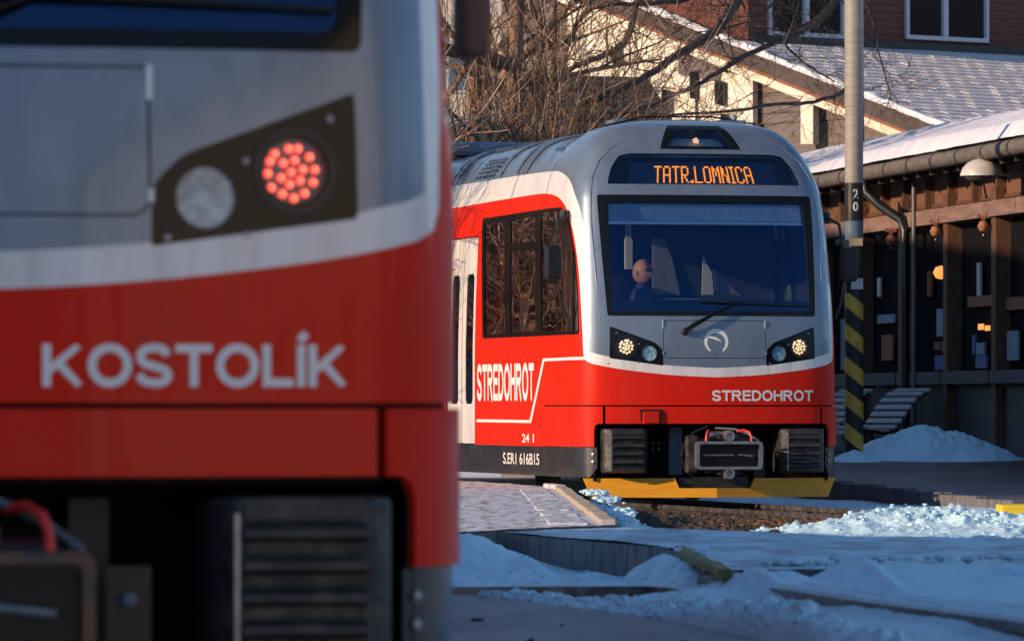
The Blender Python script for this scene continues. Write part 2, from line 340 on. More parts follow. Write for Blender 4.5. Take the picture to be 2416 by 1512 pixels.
def surf(s, t, off=0.0, normal=False):
    s = np.atleast_1d(np.asarray(s, float)); t = np.atleast_1d(np.asarray(t, float))
    def P(s, t):
        sg = np.sign(s); a = abs(s); x = np.interp(a, SS, pp[:, 0]); y = np.interp(a, SS, pp[:, 1])
        w = np.interp(t, TX, TW); bb = np.interp(t, TX, TB); z = np.interp(t, TX, TZ)
        yy = y + bb * np.exp(-(y / 1.7))
        hump = np.clip((t - 2.3) / .5, 0, 1) * .06 * (1 - np.clip((yy - 1.5) / .35, 0, 1))
        return np.stack([sg * x * w / W0, yy, z + hump + CAMZ], -1)
    p = P(s, t)
    if off == 0 and not normal: return p
    e = .012; du = P(s + e, t) - P(s - e, t); dv = P(s, np.minimum(t + e, 3.69)) - P(s, t - e); nn = np.cross(du, dv)
    nn /= np.maximum(np.linalg.norm(nn, axis=1, keepdims=True), 1e-9)
    p = p + nn * off
    return (p, nn) if normal else p

FAR_POS = Vector((1.972, 55.0, 0)); FAR_YAW = R(14.0)
NEAR_POS = Vector((-1.377, 13.66, 0.0)); NEAR_YAW = R(10.0)
_c, _s = math.cos(FAR_YAW), math.sin(FAR_YAW)
def proj_far(s, t):
    p = surf(s, t)[0]; X = FAR_POS.x + p[0] * _c - p[1] * _s; Y = FAR_POS.y + p[0] * _s + p[1] * _c
    return np.array([CX + FPX * X / Y, HY - FPX * (p[2] - CAMZ) / Y])
def ST(u, v, guess=None):
    """surface coordinates of the point that the photograph of the far train shows at (u, v)"""
    t = (HY - v) / 243.0
    if guess is not None: s = guess
    elif u < 1385: s = -(1.2 + .3 + (1385 - u) / 59.0)
    else: s = (u - 1688) / 240.0
    if t > 2.3: t = 2.3 + (t - 2.3) * 1.35
    q = np.array([s, t])
    for _ in range(40):
        f = proj_far(*q) - (u, v)
        if abs(f).max() < .02: break
        e = 1e-3; J = np.stack([(proj_far(q[0] + e, q[1]) - proj_far(*q)) / e, (proj_far(q[0], q[1] + e) - proj_far(*q)) / e], 1)
        try: d = np.linalg.solve(J, f)
        except Exception: break
        d = np.clip(d, -.25, .25); q = q - d; q[1] = min(max(q[1], -.79), 3.6)
    return (float(q[0]), float(q[1]))
def inpoly(px, py, poly):
    r = np.zeros(len(px), bool); n = len(poly)
    for i in range(n):
        x1, y1 = poly[i]; x2, y2 = poly[(i + 1) % n]
        if y1 == y2: continue
        c = ((y1 > py) != (y2 > py)) & (px < (x2 - x1) * (py - y1) / (y2 - y1) + x1); r ^= c
    return r
def resample(poly, step=.06, smax=.6):
    out = []
    for i in range(len(poly)):
        a = np.array(poly[i]); b_ = np.array(poly[(i + 1) % len(poly)]); L = np.hypot(*(b_ - a))
        st = step if min(abs(a[0]), abs(b_[0])) < 2.6 or abs(a[0] - b_[0]) < .01 or L < 1.6 else smax
        k = max(1, int(math.ceil(L / st)))
        out += [tuple(a + (b_ - a) * j / k) for j in range(k)]
    return out
def rounded(poly, r, n=5):
    """round the corners of a polygon"""
    out = []; k = len(poly)
    rr = r if isinstance(r, (list, tuple)) else [r] * k
    for i in range(k):
        p = np.array(poly[i]); a = np.array(poly[i - 1]) - p; c = np.array(poly[(i + 1) % k]) - p
        la, lc = np.hypot(*a), np.hypot(*c); q = min(rr[i], la * .45, lc * .45)
        if q < 1e-4: out.append(tuple(p)); continue
        A = p + a / la * q; C = p + c / lc * q
        for j in range(n + 1):
            w = j / n; out.append(tuple((1 - w)**2 * A + 2 * w * (1 - w) * p + w * w * C))
    return out
def grow(poly, d):
    """offset a polygon outward by d"""
    P_ = np.array(poly); n = len(P_); area = .5 * np.sum(P_[:, 0] * np.roll(P_[:, 1], -1) - np.roll(P_[:, 0], -1) * P_[:, 1]); sg = 1 if area > 0 else -1
    out = []
    for i in range(n):
        a = P_[i] - P_[i - 1]; c = P_[(i + 1) % n] - P_[i]; a = a / (np.hypot(*a) + 1e-9); c = c / (np.hypot(*c) + 1e-9)
        na = np.array([a[1], -a[0]]) * sg; nc = np.array([c[1], -c[0]]) * sg; m_ = na + nc; l = np.hypot(*m_)
        m_ = m_ / l if l > 1e-6 else na; out.append(tuple(P_[i] + m_ * d / max(.5, m_.dot(na))))
    return out
def mirror(poly): return [(-s, t) for s, t in poly][::-1]
def symm(half):
    """half outline on the right (s>=0), running from the centre line round to the centre line -> whole outline"""
    return half + [(-s, t) for s, t in half[::-1] if abs(s) > 1e-6]

def sheet(name, outer, mats, parent, off=0.0, holes=(), zones=(), ds=.07, dt=.08, cut_far=True, thick=0.0):
    """a skin following the train surface, cut exactly along its outlines; zones = [(polygon, material index)]"""
    loops = [resample(outer)] + [resample(h) for h in holes] + [resample(z[0]) for z in zones]
    vs = []; es = []
    for lp in loops:
        n0 = len(vs); vs += lp; es += [(n0 + i, n0 + (i + 1) % len(lp)) for i in range(len(lp))]
    o = np.array(outer); s0, s1, t0, t1 = o[:, 0].min(), o[:, 0].max(), o[:, 1].min(), o[:, 1].max()
    gs = [s for s in np.arange(s0 + ds * .5, s1, ds) if abs(s) < 2.6] + [x for x in np.arange(-40, 40, .55) if abs(x) >= 2.6 and s0 < x < s1]
    gt = np.arange(t0 + dt * .5, t1, dt)
    if len(gs) and len(gt):
        gx, gy = np.meshgrid(gs, gt); gx = gx.ravel(); gy = gy.ravel(); k = inpoly(gx, gy, outer)
        for h in holes: k &= ~inpoly(gx, gy, h)
        vs += list(zip(gx[k], gy[k]))
    res = delaunay_2d_cdt([Vector((float(a), float(c))) for a, c in vs], es, [], 0, 1e-5)
    V = np.array([(p[0], p[1]) for p in res[0]]); Fc = np.array([f for f in res[2] if len(f) == 3])
    cen = V[Fc].mean(1); k = inpoly(cen[:, 0], cen[:, 1], outer)
    for h in holes: k &= ~inpoly(cen[:, 0], cen[:, 1], h)
    Fc = Fc[k]; cen = cen[k]; mi = np.zeros(len(Fc), int)
    for poly, idx in zones: mi[inpoly(cen[:, 0], cen[:, 1], poly)] = idx
    used = np.unique(Fc); remap = -np.ones(len(V), int); remap[used] = np.arange(len(used)); Fc = remap[Fc]; V = V[used]
    P_, Nn = surf(V[:, 0], V[:, 1], off, True)
    # consistent winding
    a = V[Fc[:, 1]] - V[Fc[:, 0]]; c = V[Fc[:, 2]] - V[Fc[:, 0]]; w = a[:, 0] * c[:, 1] - a[:, 1] * c[:, 0]; Fc[w < 0] = Fc[w < 0][:, ::-1]
    me = bpy.data.meshes.new(name); me.from_pydata(P_.tolist(), [], Fc.tolist())
    for mt in (mats if isinstance(mats, (list, tuple)) else [mats]): me.materials.append(mt)
    me.polygons.foreach_set('material_index', mi.astype(np.int32)); me.polygons.foreach_set('use_smooth', [True] * len(Fc))
    me.normals_split_custom_set_from_vertices([tuple(x) for x in Nn])
    ob = bpy.data.objects.new(name, me); COL.objects.link(ob); ob.parent = parent
    return ob
def rim(mb, poly, o0, o1, m=0):
    lp = resample(poly); V = np.array(lp); A = surf(V[:, 0], V[:, 1], o0, True)[0]; B = surf(V[:, 0], V[:, 1], o1, True)[0]; n = len(lp)
    mb.add(A.tolist() + B.tolist(), [(i, (i + 1) % n, n + (i + 1) % n, n + i) for i in range(n)], m)
def ring(name, outer, inner, mats, parent, off, **k):
    return sheet(name, outer, mats, parent, off, holes=[inner], **k)
def P3(s, t, off=0.0): return Vector(surf(s, t, off, True)[0][0])
def N3(s, t): return Vector(surf(s, t, 0, True)[1][0])

# ---- outlines, traced once on the far train and used for both
def sts(pts): return [ST(*p) for p in pts]
Lc = lambda pts: sts(pts)
front_up = sts([(1688, 868), (1790, 863.5), (1880, 852), (1925, 842), (1950, 835), (1965, 830)])
front_lo = sts([(1688, 890), (1790, 885.5), (1880, 875), (1930, 866), (1955, 858.5), (1973, 852)])
def cl(poly): return [(abs(s), t) for s, t in poly]
side_out = cl(sts([(1389, 760), (1388, 700), (1385, 620), (1378, 540), (1368, 482), (1350, 428), (1330, 409), (1312, 402), (1240, 412), (1160, 425), (1080, 438)]))
side_in = cl(sts([(1377, 838), (1375, 800), (1371, 720), (1366, 640), (1358, 575), (1350, 535), (1339, 495), (1325, 471), (1308, 460), (1290, 457), (1275, 457), (1180, 472), (1080, 490)]))
front_up[0] = (0, front_up[0][1]); front_lo[0] = (0, front_lo[0][1])
SE = 38.0
def chaikin(p, n=2):
    for _ in range(n):
        q = [p[0]]
        for a_, c_ in zip(p[:-1], p[1:]): q += [(.75 * a_[0] + .25 * c_[0], .75 * a_[1] + .25 * c_[1]), (.25 * a_[0] + .75 * c_[0], .25 * a_[1] + .75 * c_[1])]
        p = q + [p[-1]]
    return p
side_out = chaikin(side_out); side_in = chaikin(side_in); front_up = chaikin(front_up[:-1]) + front_up[-1:]; front_lo = chaikin(front_lo[:-1]) + front_lo[-1:]
front_lo[-1] = (min(front_lo[-1][0], side_in[0][0] - .004), front_lo[-1][1])
front_up[-1] = (min(front_up[-1][0], side_out[0][0] - .002), front_up[-1][1])
hw = front_up + side_out; hr = front_lo + side_in
WHITE = [(-SE, -2)] + [(SE, -2), (SE, hw[-1][1])] + [p for p in hw[::-1]] + [(-s, t) for s, t in hw[1:]] + [(-SE, hw[-1][1])]
REDP = [(-SE, -2)] + [(SE, -2), (SE, hr[-1][1])] + [p for p in hr[::-1]] + [(-s, t) for s, t in hr[1:]] + [(-SE, hr[-1][1])]

def smid(pts):
    p = sts(pts); return p
ws = sts([(1911, 464), (1923, 747)]); WS = rounded([(-ws[0][0], ws[0][1]), (ws[0][0], ws[0][1]), (ws[1][0], ws[1][1]), (-ws[1][0], ws[1][1])], .03)
wg = sts([(1893, 480), (1911, 735)]); WG = rounded([(-wg[0][0], wg[0][1]), (wg[0][0], wg[0][1]), (wg[1][0], wg[1][1]), (-wg[1][0], wg[1][1])], .03)
dp = sts([(1668, 363.5), (1821, 366), (1845, 372), (1868, 399), (1886, 438.5)]); dp[0] = (0, dp[0][1])
DP = rounded([(-dp[4][0], dp[4][1]), (-dp[3][0], dp[3][1]), (-dp[2][0], dp[2][1]), (-dp[1][0], dp[1][1]), dp[0], dp[1], dp[2], dp[3], dp[4]], .02)
bt = sts([(1697, 298), (1748, 354)]); BT = rounded([(-bt[0][0] * .98, bt[0][1]), (bt[0][0] * .98, bt[0][1]), bt[1], (-bt[1][0], bt[1][1])], .012)
bi = sts([(1692, 309), (1728, 346)]); BI = rounded([(-bi[0][0] * .98, bi[0][1]), (bi[0][0] * .98, bi[0][1]), bi[1], (-bi[1][0], bi[1][1])], .012)
HL = rounded(sts([(1808, 863), (1808, 827), (1824, 809), (1920, 771), (1923, 846)]), [.01, .03, .04, .015, .015])
ht = sts([(1804, 758), (1804, 844)]); HT = rounded([(-ht[0][0], ht[0][1]), (ht[0][0], ht[0][1]), (ht[0][0], ht[1][1]), (-ht[0][0], ht[1][1])], [.01, .01, .05, .05])
lamp_out = ST(1887.5, 818); lamp_in = ST(1838.5, 834)
LR = .073
def circle(c, r, n=28): return [(c[0] + r * math.cos(2 * PI * i / n), c[1] + r * math.sin(2 * PI * i / n)) for i in range(n)]
# side openings (left side traced; mirrored for the right)
def neg(p): return [(-abs(s), t) for s, t in p]
SWB = rounded(neg(sts([(1138, 799), (1138, 516), (1292, 492), (1325, 489), (1345, 522), (1358, 600), (1365, 700), (1367, 789)])), [.05, .08, 0, .05, .08, 0, 0, .05])
def squareup(q):  # keep pane edges upright on the body
    return q
PANES = [rounded(neg(sts([(1143, 790), (1143, 529), (1190, 521), (1190, 787)])), .05),
         rounded(neg(sts([(1203, 784), (1203, 592), (1262, 588), (1262, 780)])), .04),
         rounded(neg(sts([(1204, 574), (1204, 519), (1261, 510), (1261, 570)])), .04),
         rounded(neg(sts([(1276, 782), (1276, 502), (1322, 497), (1340, 532), (1353, 605), (1361, 700), (1363, 781)])), [.04, .05, .04, 0, 0, 0, .04])]
dd = neg(sts([(1120, 1048), (1120, 558)])); DS0, DT0, DT1 = dd[0][0], -.40, dd[1][1]
DOOR = rounded([(DS0, DT0), (DS0, DT1), (DS0 - 1.3, DT1), (DS0 - 1.3, DT0)], .04)
s_b = S_OF_Y(1.45)

def text_tris(body, size=1.0, offset=0.0, spacing=1.0):
    cu = bpy.data.curves.new('t', 'FONT'); cu.body = body; cu.size = size; cu.offset = offset; cu.space_character = spacing; cu.resolution_u = 4
    ob = bpy.data.objects.new('t', cu); COL.objects.link(ob); dg = bpy.context.evaluated_depsgraph_get(); me = ob.evaluated_get(dg).to_mesh()
    bm = bmesh.new(); bm.from_mesh(me); bmesh.ops.triangulate(bm, faces=bm.faces)
    V = np.array([v.co[:2] for v in bm.verts]); Fq = [[v.index for v in f.verts] for f in bm.faces]; bm.free(); ob.evaluated_get(dg).to_mesh_clear()
    bpy.data.objects.remove(ob); bpy.data.curves.remove(cu); return V, Fq
def decal_text(name, body, s0, s1, t0, t1, m, parent, off=.0025, offset=.03, spacing=1.0, capref=None, flip=False):
    V, Fq = text_tris(body, 1.0, offset, spacing); x0, x1 = V[:, 0].min(), V[:, 0].max()
    Vr, _ = text_tris(capref or 'E', 1.0, offset); y0, y1 = Vr[:, 1].min(), Vr[:, 1].max()
    a = (V[:, 0] - x0) / (x1 - x0); c = (V[:, 1] - y0) / (y1 - y0)
    P_ = surf(s0 + a * (s1 - s0), t0 + c * (t1 - t0), off, True)[0]
    b = MB(); b.add(P_.tolist(), Fq); return b.build(name, m, parent)

def catm(P_, n=6):
    P_ = [np.array(p) for p in P_]; P_ = [2 * P_[0] - P_[1]] + P_ + [2 * P_[-1] - P_[-2]]; o = []
    for i in range(1, len(P_) - 2):
        for q in np.linspace(0, 1, n, endpoint=False):
            p0, p1, p2, p3 = P_[i - 1:i + 3]; o.append(.5 * (2 * p1 + (p2 - p0) * q + (2 * p0 - 5 * p1 + 4 * p2 - p3) * q * q + (3 * p1 - p0 - 3 * p2 + p3) * q**3))
    o.append(P_[-2]); return o
def arc(cx, cy, rx, ry, a0, a1, n=18): return [(cx + rx * math.cos(R(a0 + (a1 - a0) * k / n)), cy + ry * math.sin(R(a0 + (a1 - a0) * k / n))) for k in range(n + 1)]
LW = .195; LH = LW / 2
LET = {'T': (.86, [[(.0, 1 - LH), (.86, 1 - LH)], [(.43, 0), (.43, 1)]]), 'L': (.74, [[(LH, 0), (LH, 1)], [(0, LH), (.74, LH)]]),
       'I': (.19, [[(LH, 0), (LH, 1)]]), 'Í': (.19, [[(LH, 0), (LH, 1)], [(.06, 1.09), (.22, 1.27)]]),
       'E': (.80, [[(LH, 0), (LH, 1)], [(0, LH), (.80, LH)], [(0, .53), (.74, .53)], [(0, 1 - LH), (.78, 1 - LH)]]),
       'H': (.88, [[(LH, 0), (LH, 1)], [(.88 - LH, 0), (.88 - LH, 1)], [(0, .53), (.88, .53)]]),
       'K': (.95, [[(LH, 0), (LH, 1)], [(.12, .36), (.82, 1.0)], [(.36, .56), (.84, .0)]]),
       'O': (1.02, [arc(.51, .5, .51 - LH, .515 - LH, 0, 360, 32)]),
       'D': (.90, [[(LH, 0), (LH, 1)], [(0, LH), (.40, LH)] + arc(.40, .5, .50 - LH, .5 - LH, -90, 90, 16) + [(0, 1 - LH)]]),
       'R': (.94, [[(LH, 0), (LH, 1)], [(0, 1 - LH), (.52, 1 - LH)] + arc(.54, .715, .25, .19, 90, -90, 12) + [(0, .525)], [(.50, .48), (.84, .0)]]),
       'S': (.84, [catm([(.09, .30), (.16, .16), (.42, .085), (.66, .13), (.75, .27), (.66, .40), (.42, .48), (.19, .56), (.11, .71), (.20, .86), (.42, .915), (.64, .87), (.74, .74)])])}
def block_text(name, word, s0, s1, t0, t1, m, parent, gap=.085):
    """sans lettering built from strokes; each stroke a hair higher than the last so that no two faces share a plane"""
    tot = sum(LET[c][0] for c in word) + gap * (len(word) - 1); k = (s1 - s0) / tot; h = t1 - t0; x = 0; b = MB()
    for ch in word:
        w, st = LET[ch]
        for n_, path in enumerate(st):
            P_ = np.array(path, float); closed = np.hypot(*(P_[0] - P_[-1])) < 1e-6; L_ = []; Rr = []
            for i in range(len(P_)):
                a = P_[i] - P_[i - 1] if i > 0 else (P_[-1] - P_[-2] if closed else P_[1] - P_[0]); c = P_[i + 1] - P_[i] if i < len(P_) - 1 else (P_[1] - P_[0] if closed else a)
                a = a / np.hypot(*a); c = c / np.hypot(*c); na = np.array([-a[1], a[0]]); nc = np.array([-c[1], c[0]]); mm = na + nc; mm = mm / max(np.hypot(*mm), 1e-6); wd = LH / max(.4, mm.dot(na)); L_.append(P_[i] + mm * wd); Rr.append(P_[i] - mm * wd)
            if ch == 'K' and n_ > 0:
                L_ = [np.clip(q, (-9, 0), (9, 1)) for q in L_]; Rr = [np.clip(q, (-9, 0), (9, 1)) for q in Rr]
            V = np.array(L_ + Rr); n = len(L_); off = .0022 + .0003 * n_
            P3_ = surf(s0 + (x + V[:, 0]) * k, t0 + V[:, 1] * h, off, True)[0]; b.add(P3_.tolist(), [(i, i + 1, n + i + 1, n + i) for i in range(n - 1)])
        x += w + gap
    return b.build(name, m, parent)
GLY = {'T': ["#####", "..#..", "..#..", "..#..", "..#..", "..#..", "..#.."], 'A': [".###.", "#...#", "#...#", "#####", "#...#", "#...#", "#...#"],
       'R': ["####.", "#...#", "#...#", "####.", "#.#..", "#..#.", "#...#"], '.': ["..", "..", "..", "..", "..", "##", "##"], 'L': ["#....", "#....", "#....", "#....", "#....", "#....", "#####"],
       'O': [".###.", "#...#", "#...#", "#...#", "#...#", "#...#", ".###."], 'M': ["#...#", "##.##", "#.#.#", "#.#.#", "#...#", "#...#", "#...#"], 'N': ["#...#", "##..#", "##..#", "#.#.#", "#..##", "#..##", "#...#"],
       'I': ["###", ".#.", ".#.", ".#.", ".#.", ".#.", "###"], 'C': [".###.", "#...#", "#....", "#....", "#....", "#...#", ".###."]}

def make_train(kind):
    far = kind == 'far'
    Ltot = 17.0 if far else 17.0
    if far:
        root = empty('train', FAR_POS, FAR_YAW, 'red white grey train with lit amber destination board and yellow plough beside the wooden shelter', 'train')
    else:
        root = empty('train', NEAR_POS, NEAR_YAW, 'out of focus red and grey train end filling the left, with glowing red tail lamp', 'train')
    SEnd = S_OF_Y(Ltot)
    holes = [WS, DP, BT, HL, mirror(HL), grow(HT, .006), SWB, mirror(SWB), DOOR, mirror(DOOR)]
    # more windows and doors farther back
    back = []
    for k, y in enumerate((6.6, 8.6, 10.6, 12.6, 14.6)):
        a = S_OF_Y(y); back.append(rounded([(-a, .72), (-a, 1.92), (-a - 1.7, 1.92), (-a - 1.7, .72)], .07))
    back = [q for q in back if q[0][0] > -SEnd + 1.2 or True][: 4]
    holes += back + [mirror(q) for q in back]
    outer = [(-SEnd, -.40), (-s_b, -.40), (-s_b, .007), (s_b, .007), (s_b, -.40), (SEnd, -.40), (SEnd, 3.7), (-SEnd, 3.7)]
    sheet('body_shell', outer, [M['grey'], M['white'], M['red']], root, 0, holes, [(WHITE, 1), (REDP, 2)], ds=.06, dt=.07)
    # rear wall
    b = MB(); sg = np.array([-SEnd] * 30 + [SEnd] * 30); tt = np.concatenate([np.linspace(-.4, 3.65, 30), np.linspace(3.65, -.4, 30)])
    pts = surf(sg, tt); b.add(pts.tolist(), [tuple(range(60))]); b.build('rear_wall', M['grey'], root)
    # lip round every opening so the shell has thickness
    b = MB()
    for q in [WS, DP, BT, HL, mirror(HL), SWB, mirror(SWB), DOOR, mirror(DOOR)]: rim(b, q, 0, -.03)
    b.build('opening_edges', M['rubber'], root)
    # ---------------- bumper band and corner panels
    cb0 = ST(1945, 1000)[0]; gp0 = ST(1933, 980)[0]; gp1 = ST(1938, 980)[0]
    tb = -.395; th = -.172
    mid = [(-gp0, -.007), (gp0, -.007), (gp0, th), (-gp0, th)]
    bb = sheet('bumper_panel', mid, M['red'], root, .012); b = MB(); rim(b, mid, .012, -.02); b.build('bumper_edge', M['red'], bb)
    for sg in (-1, 1):
        q = [(gp1, -.007), (s_b - .004, -.007), (s_b - .004, tb), (cb0 + .05, tb)] + rounded([(cb0 + .05, tb), (cb0 + .04, th), (gp1, th)], .05)[2:]
        q = [(gp1, -.007), (s_b - .004, -.007), (s_b - .004, tb), (cb0 + .045, tb), (cb0 + .045, th - .06), (cb0 + .035, th - .02), (cb0 + .005, th), (gp1, th)]
        if sg < 0: q = mirror(q)
        cp = sheet('bumper_corner', q, M['red'], root, .014); b = MB(); rim(b, q, .014, -.02); b.build('bumper_edge', M['red'], cp)
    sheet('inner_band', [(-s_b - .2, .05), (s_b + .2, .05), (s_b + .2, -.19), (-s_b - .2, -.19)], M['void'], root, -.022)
    # side skirt, dark
    for sg in (-1, 1):
        q = [(cb0 + .02, -.402), (SEnd, -.402), (SEnd, -.69), (cb0 + .10, -.69), (cb0 + .02, -.60)]
        if sg < 0: q = mirror(q)
        sheet('side_skirt', q, M['skirt'], root, -.004)
        b = MB()
        for (ss, t_) in ((cb0 + .06, -.47), (cb0 + .06, -.54)):
            p = P3(sg * ss, t_, .0); n_ = N3(sg * ss, t_); b.lathe(p, [(.014, 0), (.014, .008), (0, .010)], n_, 10)
        b.build('bolt', M['steel'], root)
    # ---------------- recess under the bumper
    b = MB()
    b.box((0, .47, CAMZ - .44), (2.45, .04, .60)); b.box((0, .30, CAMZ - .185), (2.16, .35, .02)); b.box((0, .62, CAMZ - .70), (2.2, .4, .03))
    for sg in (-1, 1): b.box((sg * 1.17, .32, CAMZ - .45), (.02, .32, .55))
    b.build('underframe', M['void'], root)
    one('bracket', 'box', ((-.30, .40, CAMZ - .44), (.13, .05, .46)), M['bluegrey'], root)
    one('bracket', 'box', ((.40, .41, CAMZ - .46), (.10, .05, .46)), M['black'], root)
    b = MB()
    for x in (-.52, -.46): 
        for z in (-.42, -.36): b.lathe((x, .42, CAMZ + z), [(.013, 0), (.013, .015), (0, .02)], (0, -1, 0), 10)
    for x in (.47,):
        for z in (-.47, -.60, -.73): b.lathe((x, .10, CAMZ + z), [(.017, 0), (.017, .02), (0, .025)], (0, -1, 0), 10)
    b.build('bolt', M['bluegrey'], root)
    one('step_plate', 'box', ((.47, .13, CAMZ - .60), (.11, .03, .42)), M['black'], root)
    # anti-climbing buffers with horizontal ribs
    for sg in (-1, 1):
        xc = sg * .885; b = MB()
        w, h, z0 = .455, .43, CAMZ - .435
        sec = [(-w / 2, .0), (-w / 2, .26), (w / 2, .26), (w / 2, .0), (w / 2 - .06, -.07), (-w / 2 + .06, -.07)]
        b.prism([(xc + x, y + .06, z0 - h / 2) for x, y in sec], (0, 0, h)); bo = b.build('buffer', M['iron'], root, bevel=.022)
        rb0 = None
        for i in range(5):
            z = z0 + h / 2 - .085 - i * .078; b = MB()
            prof = [(-.012, -.026), (-.045, -.012), (-.045, .004), (-.012, .024)]
            b.prism([(xc - w / 2 + .075, y - .004, z + dz) for y, dz in prof], (w - .15, 0, 0)); b.build('rib', M['rib'], bo)
        b = MB(); b.box((xc, -.02, z0 + h / 2 - .03), (w - .16, .012, .05)); b.build('top_plate', M['rib'], bo)
        b = MB(); b.box((xc - w / 2 + .062, -.018, z0 - .01), (.012, .02, h - .06)); b.build('edge_strip', M['steel'], bo)
    # coupler
    yc = -.45; zc = CAMZ - .475
    b = MB(); b.box((-.03, yc + .25, zc + .01), (.60, .35, .30)); cpl = b.build('coupler', M['black'], root, bevel=.03)
    b = MB(); outl = rounded([(-.33, -.135), (.33, -.135), (.33, .135), (-.33, .135)], .04); inn = rounded([(-.30, -.108), (.30, -.108), (.30, .108), (-.30, .108)], .03)
    n = len(outl)
    for yy, dy in ((yc - .03, .08),):
        vs = [(x, yy, zc + z) for x, z in outl] + [(x, yy, zc + z) for x, z in inn] + [(x, yy + dy, zc + z) for x, z in outl] + [(x, yy + .06, zc + z) for x, z in inn]
        fs = []
        for i in range(n):
            j = (i + 1) % n; fs += [(i, j, n + j, n + i), (i, 2 * n + i, 2 * n + j, j), (n + i, n + j, 3 * n + j, 3 * n + i)]
        b.add(vs, fs)
    b.build('face_frame', M['steel'] if far else M['rust'], cpl)
    one('face_plate', 'box', ((0, yc + .03, zc), (.62, .012, .24)), M['gloss_black'], cpl)
    b = MB(); b.tube([(-.26, yc + .01, zc), (.05, yc + .01, zc)], .010, 8); b.tube([(.10, yc + .01, zc + .005), (.24, yc + .005, zc - .01)], .012, 8); b.build('contact_bar', M['steel'], cpl)
    b = MB(); b.box((-.345, yc + .10, zc + .01), (.12, .10, .36)); b.build('side_block', M['iron'], cpl, bevel=.02)
    for z, k in ((.185, 1), (-.175, -1)):
        b = MB(); b.lathe((-.0, yc - .02, zc + z), [(.055, .08), (.055, 0), (.05, -.015), (.030, -.015), (.026, .01), (0, .012)], (0, 1, 0), 18); b.build('centering_ring', M['steel'], cpl, smooth=True)
        b = MB(); b.box((0, yc + .03, zc + z - k * .01), (.22, .06, .055)); b.box((-.16, yc + .05, zc + z - k * .02), (.12, .05, .03)); b.build('lock_arm', M['iron'], cpl, bevel=.01)
    for sg in (-1, 1):
        b = MB(); x = sg * .19
        b.tube([(x - sg * .05, yc + .2, CAMZ - .245), (x - sg * .01, yc + .1, CAMZ - .235), (x + sg * .02, yc + .02, CAMZ - .255), (x + sg * .035, yc, CAMZ - .30), (x + sg * .035, yc, CAMZ - .34)], .013, 8); b.build('air_hose', M['hose'], cpl, smooth=True)
    b = MB()
    b.tube([(-.12, yc + .35, CAMZ - .20), (-.28, yc + .22, CAMZ - .25), (-.40, yc + .15, CAMZ - .36), (-.44, yc + .12, CAMZ - .48), (-.40, yc + .14, CAMZ - .60), (-.30, yc + .2, CAMZ - .68)], .012, 8); b.build('cable', M['black'], cpl, smooth=True)
    b = MB(); b.tube([(-.05, yc + .3, CAMZ - .215), (.12, yc + .2, CAMZ - .225), (.22, yc + .1, CAMZ - .27), (.31, yc + .04, CAMZ - .34)], .011, 8); b.build('cable', M['cable'], cpl, smooth=True)
    b = MB(); b.tube([(-.14, yc + .16, CAMZ - .28), (.02, yc + .16, CAMZ - .28)], .035, 12); b.build('air_cylinder', M['steel'], cpl, smooth=True)
    # plough
    pl = []
    for sg in (-1, 1):
        zt, zb, zn = CAMZ - .70, CAMZ - .885, CAMZ - .795
        def yv(x): return -.04 + .24 * (abs(x) / 1.27)
        xs = [0, .36, .40, .62, .84, 1.06, 1.27]; top = [zn, zn, zt, zt, zt, zt, zt]; bot = [zb] * 6 + [zb + .06]
        bx = [0, .36, .40, .62, .84, 1.06, 1.19]
        vs = []
        for x, xb, z1, z2 in zip(xs, bx, top, bot):
            vs += [(sg * x, yv(x) + .04 * (z1 - zb), z1), (sg * xb, yv(xb), zb), (sg * x, yv(x) + .03 + .04 * (z1 - zb), z1), (sg * xb, yv(xb) + .03, zb)]
        fs = []
        for i in range(len(xs) - 1):
            a, c = 4 * i, 4 * i + 4; fs += [(a, a + 1, c + 1, c), (a + 2, c + 2, c + 3, a + 3), (a, c, c + 2, a + 2), (a + 1, a + 3, c + 3, c + 1)]
        e = 4 * (len(xs) - 1); fs += [(0, 2, 3, 1), (e, e + 1, e + 3, e + 2)]
        b = MB(); b.add(vs, fs); b.build('plough_blade', M['yellow'], root)
    one('plough_bracket', 'box', ((0, .12, CAMZ - .75), (.70, .05, .12)), M['rib'], root)
    b = MB(); 
    for x in (-.8, .8): b.box((x, .45, CAMZ - .78), (.12, .3, .14))
    b.build('plough_bracket', M['black'], root)
    # wheels (under the body)
    for y in (2.2, 4.1) if not far else (2.6, 4.6):
        for sg in (-1, 1):
            b = MB(); b.lathe((sg * .50 - sg * .05, y, .40), [(0.0, 0), (.40, 0), (.40, .10), (.0, .1)], (sg, 0, 0), 24); b.build('wheel', M['iron'], root)
    # ---------------- windscreen: black surround, glass, blind, wipers
    wsf = sheet('windscreen_surround', WS, M['gloss_black'], root, -.006, [WG])
    b = MB(); rim(b, WG, -.006, -.02); b.build('seal', M['rubber'], wsf)
    sheet('windscreen', WG, M['screenglass'], root, -.012)
    lowb = wg[1][1] + .085
    sheet('blackout_band', [(-wg[1][0], lowb), (wg[1][0], lowb), (wg[1][0], wg[1][1]), (-wg[1][0], wg[1][1])], M['gloss_black'], wsf, -.018)
    tA, tB_ = wg[0][1] - .005, ST(1700, 521)[1]
    sx = wg[0][0] - .01
    bl = sheet('roller_blind', [(-sx, tA), (sx, tA), (sx, tB_), (-sx, tB_)], M['blind'], root, -.05)
    sheet('blind_cloth', [(-sx + .31, tA - .03), (sx - .0, tA - .03), (sx, tB_ + .01), (-sx + .38, tB_ + .01)], M['blindlight'], bl, -.045)
    sheet('blind_bar', [(-sx, tB_), (sx, tB_), (sx, tB_ - .028), (-sx, tB_ - .028)], M['blindbar'], bl, -.04)
